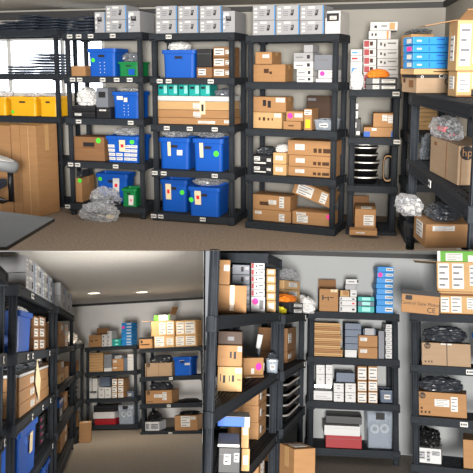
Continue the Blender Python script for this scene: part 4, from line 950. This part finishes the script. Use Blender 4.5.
# ---- low rack with the opened cartons
k = I_.t(3)
put(I_.f, k, carton, 134.8, 152.3, 337.5, 'brown carton with black lid band at the rack corner, narrow picture', d=.3, v=.0, band=.16, prints=(('f', .1, .25, .5, .75, 'ink'), ('f', .12, .8, .3, .4, 'ink_brown')), tape=False, cat='carton')
o = put(I_.f, k, carton, 154, 174.5, 336, 'lower labelled carton beside the black-banded one, narrow picture', d=.34, tone='kraft_light', labels=(('f', .04, .5, .12, .95), ('f', .62, .94, .2, .8)), tape=False, cat='carton')
o = put(I_.f, o, carton, 151, 174.5, 321, 'upper labelled carton with spread flap beside the partition-side pair, narrow picture', d=.34, tone='kraft_light', labels=(('f', .35, .62, .1, .9), ('f', .68, .96, .1, .9)), tape=False, cat='carton')
b_ = o.bound_box; dm = (b_[4][0]-b_[0][0], .34, b_[1][2]-b_[0][2]); flap_on(o, dm, 'l', .17, .1, 'kraft')
o = put(I_.f, o, carton, 153.8, 170, 315, 'white box with green printed end on the labelled cartons, narrow picture', d=.28, tone='box_white', prints=(('f', 0, .3, 0, 1, 'green_print'), ('f', .9, 1, 0, 1, 'green_print')), labels=(('f', .35, .85, .15, .85),), tape=False, name='printed_box', cat='carton')
b_ = o.bound_box; flap_on(o, (b_[4][0]-b_[0][0], .28, b_[1][2]-b_[0][2]), 'r', .13, 1.2, 'kraft')
o = put(I_.f, k, carton, 175.2, 196.5, 335.5, 'lower twin-labelled carton by the partition, narrow picture', d=.3, tone='kraft_light', labels=(('f', .05, .42, .12, .92), ('f', .5, .94, .12, .92)), tape=False, cat='carton')
put(I_.f, o, carton, 175.6, 196, 320.5, 'upper twin-labelled carton by the partition, narrow picture', d=.3, tone='kraft_light', labels=(('f', .05, .4, .12, .9), ('f', .46, .94, .1, .9)), tape=False, cat='carton')
k = I_.t(2)
o = put(I_.f, k, carton, 145, 172, 363, 'brown printer carton beside a blue bin, narrow picture', d=.34, tone='kraft_grey', logo=('f', .13, .85, .03), strap=.05, prints=(('f', .5, .51, 0, 1, 'kraft_edge'),), tape=False, cat='carton')
put(I_.f, o, heap, 146, 171, 354.5, 'dark plastic bag on the printer carton, narrow picture', d=.3, seed=120, film='black_film', inner=('box_mid', 'ink'))
put(I_.f, k, tote, 172.5, 192, 357, 'blue bin beside the printer carton, narrow picture', d=.34, holes=False, labels=((.35, .6, .72, .82), (.62, .9, .55, .66)))
k = I_.t(1)
o = put(I_.f, k, carton, 145.7, 172, 390.5, 'brown carton with round logo under a black bag, narrow picture', d=.34, labels=(('f', .32, .62, .45, .7), ('f', .64, .8, .25, .85)), logo=('f', .1, .82, .03), prints=(('f', .06, .1, .12, .2), ('f', .14, .18, .12, .2), ('f', .22, .26, .12, .2)), tape=False, cat='carton')
put(I_.f, o, heap, 146, 170, 381.5, 'black plastic bag bulging from the logo carton, narrow picture', d=.32, seed=122, film='black_film', inner=('paper',))
put(I_.f, k, heap, 174, 196, 399, 'flat black cable pile beside the logo carton, narrow picture', d=.32, seed=123, film='rubber_black', name='cable_pile', cat='cables')
k = I_.t(0)
o = put(I_.f, k, plain_box, 145, 159.3, 422, 'white box with printed label under black cables, narrow picture', d=.3, label_at=(('f', .05, .3, .2, .8, 'box_grey'), ('f', .4, .95, .2, .8, 'box_grey')), lines=3, name='white_box')
put(I_.f, o, heap, 145, 158.5, 411, 'black cables heaped on the white box, bottom shelf, narrow picture', d=.28, seed=125, film='rubber_black', name='cable_pile', cat='cables')
o = put(I_.f, k, carton, 174.5, 197.5, 415.5, 'brown carton with pink shipping label, bottom shelf, narrow picture', d=.34, labels=(('f', .28, .68, .25, .95), ('f', .7, .92, .72, .92)), prints=(('f', .32, .64, .3, .5, 'pink'), ('f', .32, .64, .7, .9, 'pink')), tape=False, cat='carton')
put(I_.f, o, heap, 176, 197, 411, 'black straps loosely coiled on the pink-labelled carton, narrow picture', d=.3, seed=127, film='rubber_black', name='strap_coil', cat='straps')

# ================================================================ WIDE LOWER ROOM
Rr = Room(345, 306, -.005, 1.445)
CR = Rr.eye+.56; Rr.picture = 'wide picture'
J = Unit(Rr, 'tall black rack seen end-on beside the partition, wide lower picture', 214.5, 216, 280.5, 132, 5, py=[236, 323, 417, 514, 612], dl=.03, dr=.5, u_top=1.5, posts=((0, 0), (1, 0), (1, 1)), cut=1.46+.23)
E4 = Unit(Rr, 'low black corner rack under white bags, wide lower picture', 285, 130, 306, 106, 4, py=[319, 375, 431, 487], dl=.42, tags=((3, (305,)), (2, (304,))))
H4 = Unit(Rr, 'low black rack of kraft mailers and white boxes, wide lower picture', 308.5, 103, 399, 104, 4, py=[314.5, 360, 404.5, 451], dl=.48)
K = Unit(Rr, 'low black rack with two logo-printed cartons on its middle shelves, wide lower picture', 410, 117, 520, 122.5, 4, py=[317, 368.5, 420, 468], dl=.48, tags=((2, (470,)), (1, (464,))))
wa, wb = Rr.plan(208.8, 95.5), Rr.plan(540, 97.5)
wallstrip(Rr, wa, wb, 0, CR, .1, 'wall_cool', 'wall_back_wide')
f2 = Frame.__new__(Frame).set(Rr, wa, wb); mb = MB(); mb.box(0, f2.w, -.03, -.001, CR-.05, CR-.005, 'trim_dark'); struct(mb, 'trim_5', Rr, f2.M)
pf = Rr.plan(540, 200)
floorpoly(Rr, [Vector((Rr.plan(204.5, 260).x, 2.4, 0)), Vector((pf.x+.3, 2.4, 0)), Vector((wb.x+.2, wb.y, 0)), Vector((wa.x, wa.y, 0))], 0, .05, 'carpet_grey', 'floor_wide')
c0, c1 = Rr.atz(205, 250.3, CR), Rr.atz(545, 250.3, CR)
floorpoly(Rr, [Vector((c0.x, c0.y, 0)), Vector((c1.x, c1.y, 0)), Vector((wb.x+.1, wb.y+.1, 0)), Vector((wa.x, wa.y+.1, 0))], CR+.004, .004, 'ceiling_pale', 'ceiling_wide')
# thin partition between the two lower rooms
Pp = Room(236.5, 302, 0, 1.46)
p0, p1 = Pp.plan(203.6, 232), Pp.plan(203.6, 50); q0, q1 = Pp.plan(205.2, 232), Pp.plan(205.2, 50)
def ztop(p): return Pp.eye+(p.y*(302-251.)/FOC)*1.0
mb = MB(); mb.hexa([(p0.x, p0.y, 0), (q0.x, q0.y, 0), (q1.x, q1.y, 0), (p1.x, p1.y, 0), (p0.x, p0.y, ztop(p0)), (q0.x, q0.y, ztop(q0)), (q1.x, q1.y, ztop(q1)), (p1.x, p1.y, ztop(p1))], 'partition')
struct(mb, 'wall_partition', Pp)
a0, a1 = Pp.plan(203.5, 170), Pp.plan(203.5, 54); e0, e1 = Pp.plan(203.58, 170), Pp.plan(203.58, 54)
mb = MB(); mb.hexa([(a0.x, a0.y, .02), (e0.x, e0.y, .02), (e1.x, e1.y, .02), (a1.x, a1.y, .02), (a0.x, a0.y, ztop(a0)-.01), (e0.x, e0.y, ztop(e0)-.01), (e1.x, e1.y, ztop(e1)-.3), (a1.x, a1.y, ztop(a1)-.3)], 'wall_pale')
struct(mb, 'wall_bounce_narrow', Pp)  # thin pale slab, edge-on to the camera, added to bounce light onto aisle racks

# ---- tall rack
def FJ(s): return Frame(Rr, 206, s, 300, s)
k = J.t(3)
f = FJ(172)
o = put(f, k, carton, 217, 247, 285.5, 'brown taped carton carrying a smaller one, end of tall rack, wide picture', v=0, d=.3, prints=(('f', .42, .58, .1, 1, 'tape'), ('f', .4, .6, .12, .3, 'kraft_edge')), cat='carton')
put(f, o, carton, 217, 230.5, 260, 'smaller brown carton with white label on the taped carton, wide picture', v=0, d=.25, labels=(('f', .5, .95, .55, .8),), tape=False, cat='carton')
f = FJ(150); o = k
for i, y in enumerate((304, 295, 285, 275, 265)):
    o = put(f, o, plain_box, 232, 250, y, f'dark grey box, {("lowest","second","third","fourth","topmost")[i]} from below, beside the taped carton, wide picture', v=0, d=.22, tone='box_mid', prints=(('f', .5, .65, .3, .8, 'ink'), ('f', .75, .95, .5, .8, 'box_grey')), name='grey_box', group='dark grey boxes on the tall rack')
f = FJ(146); o = k
o = put(f, o, plain_box, 250.6, 265.3, 297, 'white box with pink sticker, bottom of the white column, wide picture', v=0, d=.22, dots=(('f', .3, .7, .022, 'pink'),), prints=(('f', .6, .9, .2, .8, 'ink_grey'),), name='small_box')
for i, y in enumerate((290, 283, 276, 269.5, 263)):
    o = put(f, o, plain_box, 250.8, 265, y, f'white box with red print, {("lowest","second","third","fourth","topmost")[i]} above the pink-stickered box, wide picture', v=0, d=.22, prints=(('f', .02, .2, .1, .9, 'red_box'), ('f', .55, .9, .5, .65, 'ink'), ('f', .35, .45, .3, .6, 'ink')), name='printed_box', group='red-printed boxes on the tall rack')
f = FJ(137); o = k
for i, y in enumerate((301, 293, 284, 276, 269)):
    o = put(f, o, carton, 266.2, 276, y, f'pale carton with white label, {("lowest","second","third","fourth","topmost")[i]} from below by the far post, wide picture', v=0, d=.14, tone='kraft_light', tape=False, labels=(('f', .2, .8, .3, .8),), cat='carton', group='pale cartons on the tall rack')
k = J.t(2)
f = FJ(176)
o = put(f, k, carton, 217, 242.5, 367, 'brown carton with round printed symbols, lower of two, tall rack, wide picture', v=0, d=.3, tone='kraft_light', prints=(('f', .1, .14, .4, .7, 'ink'), ('f', .22, .32, .35, .65, 'ink'), ('f', .46, .5, .4, .65, 'ink'), ('f', .58, .68, .4, .66, 'ink'), ('f', .8, .95, .46, .5, 'ink')), labels=(('f', .72, .96, .75, .95),), tape=False, cat='carton')
o = put(f, o, carton, 217, 242.5, 345.5, 'brown carton with dark arrow print, upper of two, tall rack, wide picture', v=0, d=.3, prints=(('f', .5, .58, .4, .7, 'ink'), ('f', .66, .76, .36, .7, 'ink')), labels=(('f', .82, .98, .72, .95),), tape=False, cat='carton')
put(f, o, carton, 217.5, 243, 331.5, 'dark brown carton on the arrow-printed carton, wide picture', v=.03, d=.26, tone='box_brown', tape=False, labels=(('f', .4, .66, .3, .6, 'ink_grey'),), cat='carton')
f = Frame(Rr, 243.5, 150, 264.5, 147)
o = put(f, k, carton, 244.5, 264.5, 376, 'small brown carton below the pink-stickered one, tall rack, wide picture', v=0, d=.2, labels=(('f', .1, .28, .1, .5),), tape=False, cat='carton')
put(f, o, carton, 244, 264, 358, 'small brown carton with pink sticker, tall rack, wide picture', v=0, d=.2, dots=(('f', .72, .5, .024, 'pink'),), labels=(('f', .35, .5, .1, .4),), tape=False, cat='carton')
f = FJ(138)
tr = put(f, k, open_tray, 266, 279, 360, 'pale plastic tray of dark parts by the far post, wide picture', v=0, d=.14, tone='tote_clear')
put(f, TOP[tr.name]+.002, heap, 267, 277, 352, 'dark parts piled in the pale plastic tray, wide picture', v=.02, d=.1, film='black_film', seed=140, name='parts_pile', cat='parts')
put(Frame(Rr, 254, 137, 274, 137), k, gadget, 255, 265.3, 334, 'black and silver handset device standing behind small cartons, wide picture', v=.0, d=.1)
k = J.t(1)
f = FJ(196); o = k
for y, n in ((474, 'lower'), (448, 'upper')):
    o = put(f, o, plain_box, 218, 240.5, y, f'{n} black toner box at the bottom of the tall rack, wide picture', v=0, d=.3, tone='box_black', label_at=(('f', .25, .55, .35, .75), ('f', .72, .95, .45, .8)), name='toner_box', group='toner boxes on the tall rack')
put(f, o, plain_box, 217, 240, 0, 'pale folder lying on the black toner boxes, wide picture', v=0, d=.3, tone='box_white', name='folder', cat='folder', h=.014)
f = FJ(172)
o = k
o = put(f, o, carton, 241, 250, 449, 'narrow pale carton beside toner boxes, lower of two, wide picture', v=0, d=.26, tone='kraft_light', tape=False, labels=(('f', .2, .8, .3, .7),), cat='carton')
o = put(f, o, carton, 240.8, 249.3, 426, 'narrow pale carton beside toner boxes, upper of two, wide picture', v=0, d=.26, tone='kraft_light', tape=False, labels=(('f', .2, .8, .6, .9),), cat='carton')
f = FJ(182)
put(f, TOP[o.name]+.03, plain_box, 217, 250, 421, 'blue and white flat box above the black toner boxes, wide picture', v=0, d=.18, tone='blue_dark', prints=(('t', 0, 1, .0, 1, 'paper'), ('f', .85, 1, 0, 1, 'paper')), h=.05, name='flat_box')
u0, u1 = J.f.hit(253, 420)[0], J.f.hit(281, 400)[0]
o = k
for y, n in ((0, 'lowest'), (0, 'middle'), (0, 'topmost')):
    o = put(J.f, o, carton, 258.5, 279 if n != 'topmost' else 280, y, f'{n} long brown carton along the fourth shelf of the tall rack, wide picture', h=.112, v=.0, d=.22, tape=False, labels=(('f', .2, .36, .3, .75),), prints=(('f', .5, .7, .4, .5),), cat='carton', group='long brown cartons on the tall rack')
k = J.t(0)
put(J.f, k, carton, 258, 279, 0, 'brown carton with white labels low on the tall rack, wide picture', h=.3, v=.0, d=.25, tape=False, labels=(('f', .35, .6, .3, .95), ('f', .65, .8, .5, .9)), cat='carton')

# ---- corner rack
k = E4.t(3)
fc = Frame(Rr, 284, 122, 312, 112)
o = k
for i in range(2): o = put(fc, o, plain_box, 290, 303, 0, f'{("lower","upper")[i]} black toner box on the corner rack top, wide picture', h=.045, v=0, d=.2, tone='box_black', label_at=(('f', .3, .9, .2, .8),), name='toner_box', group='toner boxes on the corner rack, wide picture')
put(fc, o, heap, 286, 302, 293, 'orange plastic bag on the corner rack top, wide picture', v=.0, d=.2, seed=150, film='orange', rough=.7)
put(fc, k, heap, 282.5, 290, 305.5, 'yellow-green objects heaped at the corner rack front, wide picture', v=-.03, d=.16, seed=151, film='yellow_thing', inner=('ink',), name='parts_pile', cat='parts')
fd = fc.shift(.22); o = k
for i, y in enumerate((299, 290, 281)): o = put(fd, o, carton, 284, 300, y, f'pale carton, {("lowest","middle","topmost")[i]} of three behind the orange bag, wide picture', v=0, d=.2, tone='kraft_light', tape=False, labels=(('f', .3, .8, .3, .8),), cat='carton', group='pale cartons behind the orange bag')
put(fd, o, heap, 283, 307, 267, 'clear wrap draped on the pale cartons, wide picture', v=0, d=.2, seed=152, film='clear_film')
put(fc, k, heap, 312, 320, 294.5, 'white plastic bag drooping beside the open brown carton, wide picture', v=.1, d=.25, seed=153, film='white_film')
k = E4.t(2); o = k
for i, y in enumerate((349, 327)):
    o = put(E4.f, o, carton, 287.5, 303.5, y, f'{("lower","upper")[i]} dark brown carton on the corner rack second shelf, wide picture', tone='kraft_dark', d=.3, tape=False, labels=(('f', .1, .4, .35, .75),), cat='carton')
o = E4.t(1)
for i in range(4):
    o = put(E4.f, o, tray, 287, 301, 0, f'black tray with pale rim, {("lowest","second","third","topmost")[i]} from below on the corner rack, wide picture', h=.075, d=.34, v=-.01, group='black trays on the corner rack, wide picture')
put(E4.f, E4.t(0), carton, 287.5, 302.5, 443, 'brown carton on the corner rack bottom shelf, wide picture', tone='kraft_dark', d=.3, tape=False, cat='carton')
fl = Frame(Rr, 287, 141, 318, 139)
put(fl, 0., carton, 293, 316, 449, 'brown carton standing on the carpet before the corner rack, wide picture', v=-.05, d=.22, rot=.1, labels=(('t', .25, .8, .3, .75),), cat='carton')

# ---- low rack of mailers and white boxes
k = H4.t(3)
o = put(H4.f, k, carton, 319, 338.5, 289, 'open brown carton with handwritten marks and raised flap, wide picture', d=.3, tape=False, prints=(('f', .15, .22, .5, .72, 'ink'), ('f', .2, .45, .58, .62, 'ink'), ('f', .45, .5, .48, .66, 'ink'), ('f', .55, .75, .6, .64, 'ink')), labels=(('f', .6, .95, .86, .98, 'paper_warm'),), cat='carton')
b_ = o.bound_box; flap_on(o, (b_[4][0]-b_[0][0], .3, b_[1][2]-b_[0][2]), 'b', .1, 1.5, 'kraft_dark')
o = k
for i, y in enumerate((306, 301, 297)): o = put(H4.f, o, plain_box, 339.3, 356.5, y, f'flat white box, {("lowest","middle","topmost")[i]} of three beside the open carton, wide picture', d=.26, v=.03, prints=(('f', .05, .15, .2, .8, 'ink_grey'), ('f', .75, .9, .3, .6, 'red_dot' if i == 1 else 'ink')), name='flat_box', group='flat white boxes beside the open carton')
o2 = put(H4.f, o, plain_box, 340, 349.5, 290.5, 'tan and white box on the flat white boxes, wide picture', d=.22, v=.05, tone='kraft_light', prints=(('f', .3, .9, .2, .9, 'kraft'),), name='small_box')
o = put(H4.f, o, plain_box, 350, 357, 290, 'small white box beside the tan and white one, wide picture', d=.22, v=.05, prints=(('f', .3, .8, .3, .5, 'ink_grey'),), name='small_box')
o = put(H4.f, TOP[o.name] if TOP[o.name] > TOP[o2.name] else o2, plain_box, 345, 356, 285, 'grey-white box with dark strip near the top of white pile, wide picture', d=.2, v=.06, tone='box_grey', name='small_box', h=.05)
put(H4.f, o, plain_box, 345.5, 358.5, 279, 'topmost white box of the pile beside the open carton, wide picture', d=.2, v=.06, prints=(('f', .9, 1, .3, .9, 'ink'), ('f', .2, .7, .4, .6, 'ink_grey')), name='small_box', rot=-.1, h=.05)
o = k
for i, y in enumerate((306.5, 301.5, 297)): o = put(H4.f, o, plain_box, 357.8, 374.5, y, f'{("lowest","middle","topmost")[i]} teal box beside the tall blue stack, wide picture', tone='teal_box' if i != 1 else 'box_slate', d=.26, prints=(('f', .25, .75, .2, .85, 'teal_pale'),), name='teal_box')
o = k
for i in range(8):
    o = put(H4.f, o, plain_box, 376 + (.5 if i % 2 else 0) + (1 if i > 5 else 0), 393.5 + (.6 if i > 5 else 0), 311.3-5.55*(i+1), f'blue box, {("lowest","second","third","fourth","fifth","sixth","seventh","topmost")[i]} from below in the tall blue stack, wide picture', tone='blue_box', d=.26, label_at=(('f', .52, .96, .25, .75),), lines=1, dots=(('f', .18, .5, .022, 'pink'),) if i == 6 else (), name='blue_box', group='blue boxes, wide picture', rot=.03*math.sin(i*2))
k = H4.t(2); o = k
for i in range(9):
    o = put(H4.f, o, mailer, 312 + rnd.uniform(-1, 1.2), 342.3 + rnd.uniform(-2.4, .8), 0, f'kraft mailer, {("lowest","second","third","fourth","fifth","sixth","seventh","eighth","topmost")[i]} from below in the mailer pile, wide picture', h=.033, gap=.0025, d=.32, v=.02, tone=('kraft_light', 'kraft')[i % 2], rot=rnd.uniform(-.03, .03), group='kraft mailers, wide picture')
o = k
for i, y in enumerate((350, 344, 337, 330, 323.5)): o = put(H4.f, o, plain_box, 344.8, 361.5 if i else 357, y, f'{("white-edged","slate","slate","slate","slate")[i]} flat box, {("lowest","second","third","fourth","topmost")[i]} beside the mailer pile, wide picture', tone='box_slate' if i else 'box_white', d=.3, v=.06, name='flat_box', group='slate boxes, wide picture')
o = k
for y, n in ((347.5, 'lower'), (335.5, 'upper')): o = put(H4.f, o, carton, 358.2, 377.8, y, f'{n} brown carton of the pair in front of slate boxes, wide picture', v=.0, d=.05 if False else .055, labels=(('f', .1, .45, .5, .8),), tone='kraft', tape=False, cat='carton', prints=(('f', .0, 1, .97, 1, 'kraft_edge'),))
put(H4.f, o, plain_box, 364.5, 374.5, 328.5, 'small pale box on the brown carton pair, wide picture', v=.0, d=.05, tone='box_grey', name='small_box')
put(H4.f, k, plain_box, 363, 376, 329, 'slate box standing behind the brown carton pair, wide picture', tone='box_slate', v=.08, d=.25, name='slate_box')
put(H4.f, k, plain_box, 378.3, 384.5, 331, 'upright grey box next to the white stack, wide picture', tone='box_mid', d=.25, v=.03, name='grey_box')
o = k
for i in range(8): o = put(H4.f, o, plain_box, 385.3 + (.4 if i % 2 else 0), 395.3, 358.2-4.2*(i+1), f'flat white box, {("lowest","second","third","fourth","fifth","sixth","seventh","topmost")[i]} from below in the stack by the post, wide picture', d=.26, v=.03, name='flat_box', group='flat white boxes by the post', prints=(('f', .1, .5, .4, .6, 'ink_grey'),))
k = H4.t(1)
o = put(H4.f, k, plain_box, 313.3, 332.5, 391, 'wide white box with printed lines under a silver strip, wide picture', d=.3, v=.02, prints=(('f', .1, .9, .2, .24, 'ink_grey'), ('f', .1, .7, .4, .44, 'ink_grey')), name='white_box')
o = put(H4.f, o, plain_box, 314.3, 331.5, 385, 'flat black and silver box on the wide white box, wide picture', d=.28, v=.02, tone='box_black', prints=(('f', 0, 1, .5, 1, 'silver'),), name='flat_box')
for c, (a, b) in enumerate(((316, 325), (325.5, 332.8))):
    q = o
    for y, n in ((374.5, 'lower'), (365, 'upper')): q = put(H4.f, q, plain_box, a, b, y, f'{n} white cube box, {("outer","inner")[c]} pair above the silver-edged box, wide picture', d=.22, v=.04, name='cube_box', group='white cube boxes, wide picture', prints=(('f', .3, .6, .5, .55, 'ink_grey'),))
for c, (a, b) in enumerate(((333.5, 344), (345, 356))):
    o = k
    for y, n in ((393, 'lower'), (383.5, 'upper')): o = put(H4.f, o, plain_box, a, b, y, f'{n} white box, {("outer","inner")[c]} column below the slate box, wide picture', d=.24, v=.02, prints=(('f', .3, .65, .7, .76, 'ink'), ('f', .35, .6, .4, .5, 'ink_grey')), name='white_box', group='white boxes below the slate box, wide picture')
put(H4.f, o, plain_box, 336, 355, 373.5, 'slate box resting on white boxes, third shelf, wide picture', tone='box_slate', d=.3, v=.1, name='slate_box', h=.085)
for c, (a, b) in enumerate(((357.3, 367), (368, 377.8))):
    o = k
    for y, n in ((391.7, 'lowest'), (380.8, 'middle'), (366.5, 'topmost')): o = put(H4.f, o, plain_box, a, b, y, f'{n} brown-edged white box, {("outer","inner")[c]} column of six, wide picture', tone='kraft', d=.24, v=.02, label_at=(('f', .06, .94, .06, .9),), lines=3, ink='ink_grey', name='labelled_box', group='brown-edged white boxes, wide picture') if False else put(H4.f, o, plain_box, a, b, y, f'{n} brown-edged white box, {("outer","inner")[c]} column of six, wide picture', tone='kraft', d=.24, v=.02, label_at=(('f', .06, .94, .06, .9, 'paper', 'ink_grey'),), lines=3, name='labelled_box', group='brown-edged white boxes, wide picture')
put(H4.f, k, open_tray, 379.5, 395, 390.5, 'slate tray with pink sticker beside brown-edged boxes, wide picture', tone='box_slate', d=.26, v=.02)
k = H4.t(0)
o = put(H4.f, k, plain_box, 325.5, 362, 435.8, 'red flat box on the bottom shelf below a grey lid, wide picture', tone='red_box', d=.36, v=.03, name='flat_box')
o = put(H4.f, o, plain_box, 324, 360.5, 426, 'grey-white lidded box on the red box, wide picture', tone='box_white', d=.38, v=.01, name='flat_box')
put(H4.f, o, plain_box, 325.5, 362, 416.5, 'black lid-like box on the grey-white box, wide picture', tone='box_black', d=.3, v=.12, name='flat_box', rot=-.06)
put(H4.f, k, clear_tote, 366.5, 394, 411.5, 'clear lidded tote with white cable coils, wide picture', d=.38, v=.02)

# ---- rack with logo cartons
k = K.t(3)
ff = Frame(Rr, 399, 124, 439, 126)
put(ff, k, carton, 400.5, 439, 290.5, 'brown motor carton with black lid band and CE mark, wide picture', v=-.03, d=.3, band=.2, texts=(('f', 'Control Gate Motor', .5, .42, .036), ('f', 'CE', .8, .17, .055)), prints=(('f', .1, .28, .56, .76, 'ink'), ('f', .02, .1, .84, .96, 'paper_warm')), tape=False, cat='carton', lean=.07, h=.18)
o = put(K.f, k, carton, 440, 475, 296, 'lower labelled open carton behind the motor carton, wide picture', d=.34, v=.06, tone='kraft_light', labels=(('f', .02, .26, .12, .9), ('f', .32, .62, .1, .95), ('f', .78, 1, .3, .9)), prints=(('f', 0, 1, 0, .05, 'kraft_edge'),), tape=False, cat='carton')
o = put(K.f, o, carton, 436.5, 476, 262, 'upper labelled open carton with a spread flap, wide picture', d=.34, v=.06, tone='kraft_light', labels=(('f', .04, .32, .2, .95), ('f', .4, .7, .2, .95), ('f', .85, 1, .3, .9)), prints=(('f', 0, 1, 0, .06, 'kraft_edge'), ('f', 0, 1, .1, .12, 'kraft_edge')), tape=False, cat='carton')
b_ = o.bound_box; flap_on(o, (b_[4][0]-b_[0][0], .34, b_[1][2]-b_[0][2]), 'l', .2, .06, 'kraft_grey')
put(K.f, o, carton, 437, 476, 251.2, 'white carton with green print lying atop the open cartons, wide picture', d=.3, v=.08, tone='green_print', labels=(('f', .22, .66, .08, .8),), prints=(('f', 0, .08, 0, 1, 'paper'), ('f', .8, 1, 0, .6, 'paper')), tape=False, cat='carton')
k = K.t(2)
o = put(K.f, k, carton, 421.5, 471, 343.5, 'grey-brown printer carton with round logo and dark strap, wide picture', d=.34, v=.03, tone='kraft_grey', logo=('f', .12, .86, .026), strap=.52, prints=(('f', .06, .09, .12, .2), ('f', .13, .16, .12, .2), ('f', .19, .22, .12, .2)), labels=(('f', .4, .62, .93, .99),), tape=False, cat='carton')
put(K.f, TOP[o.name]+.007, heap, 419, 470, 325, 'dark and clear plastic bags heaped on the strapped printer carton', d=.3, v=.05, seed=160, film='black_film', inner=('box_mid', 'ink', 'box_slate'))
put(K.f, k, tote, 472, 500, 334, 'blue bin beside the strapped printer carton, cut by the frame', d=.34, v=.03, holes=False)
k = K.t(1)
o = put(K.f, k, carton, 417.5, 467, 393, 'brown carton with round logo and white labels, wide picture', d=.34, v=.03, logo=('f', .1, .84, .026), labels=(('f', .35, .65, .42, .72), ('f', .68, .82, .25, .85)), prints=(('f', .06, .1, .1, .2), ('f', .06, .1, .26, .36), ('f', .14, .18, .1, .2), ('f', .22, .26, .1, .2)), tape=False, cat='carton')
put(K.f, o, heap, 416, 464, 376, 'black plastic bag bulging over the white-labelled logo carton', d=.32, v=.05, seed=162, film='black_film', inner=('paper', 'ink'))
k = K.t(0)
o = put(K.f, k, plain_box, 415.5, 441.5, 448.5, 'white box with printed grid labels under black cables, wide picture', d=.28, v=.03, label_at=(('f', .04, .36, .25, .8, 'box_grey'), ('f', .42, .56, .1, .85, 'box_grey'), ('f', .62, .95, .55, .85, 'box_grey')), lines=3, name='white_box')
put(K.f, o, heap, 415.5, 441, 428, 'black cables heaped on the white printed box, wide picture', d=.28, v=.03, seed=164, film='rubber_black', inner=('lime',), name='cable_pile', cat='cables')
put(K.f, k, carton, 463, 495, 441, 'brown carton cut by the frame on the bottom shelf, wide picture', d=.34, v=.03, tape=False, cat='carton')
WORLD = .52

# ================================================================ camera and light
cam = bpy.data.cameras.new('camera'); co = bpy.data.objects.new('camera', cam); COL.objects.link(co)
cam.sensor_width = 36; cam.lens = FOC/473*36; cam.shift_x = 0; cam.shift_y = -(236.5-PY)/473; cam.clip_start = .05
co.matrix_world = Matrix.Translation((0, 0, T.eye)) @ (RTOP[0].transposed() @ Matrix(((1, 0, 0), (0, 0, -1), (0, 1, 0)))).to_4x4()
SC.camera = co
w = bpy.data.worlds.new('world'); SC.world = w; w.use_nodes = True
w.node_tree.nodes['Background'].inputs[0].default_value = (.93, .96, 1, 1); w.node_tree.nodes['Background'].inputs[1].default_value = WORLD
def area(room, name, p, sx, sy, energy, color=(1, 1, 1), rx=0., rz=0.):
    L = bpy.data.lights.new(name, 'AREA'); L.shape = 'RECTANGLE'; L.size = sx; L.size_y = sy; L.energy = energy; L.color = color
    o = bpy.data.objects.new(name, L); COL.objects.link(o); o.matrix_world = room.W @ Matrix.Translation(p) @ Matrix.Rotation(rz, 4, 'Z') @ Matrix.Rotation(rx, 4, 'X')
area(T, 'unseen_ceiling_light', (.5, 4.8, 2.16), 1.6, .5, 34, (1, .9, .76), .5)  # upper room: unseen area lights added for top-down light, no fixtures built
area(T, 'unseen_ceiling_light', (-1.4, 5.2, 2.16), 1.6, .5, 25, (1, .95, .88), .5)
q = B_.plan(202.6, 125)
L = bpy.data.lights.new('aisle_fill', 'AREA'); L.shape = 'RECTANGLE'; L.size = .12; L.size_y = 1.6; L.energy = 42; L.color = (1, .95, .88)  # fill added along the partition to brighten the aisle racks, no fixture built
o = bpy.data.objects.new('aisle_fill', L); COL.objects.link(o); o.matrix_world = B_.W @ Matrix.Translation((q.x-.02, q.y, 1.3)) @ Matrix.Rotation(math.radians(88), 4, 'Y')
area(B_, 'front_fill', (-.5, -2.2, .62), 1., 1.1, 1200, (1, .96, .92), 1.75)  # fill light added behind the camera to brighten the narrow lower room
area(Rr, 'unseen_ceiling_light', (.45, 5.0, CR-.03), 1.8, .5, 18, (1, .96, .9), .85)
SC.view_settings.view_transform = 'Standard'; SC.view_settings.look = 'None'; SC.view_settings.gamma = 1; SC.view_settings.use_curve_mapping = False
SC.view_settings.exposure = 0.0
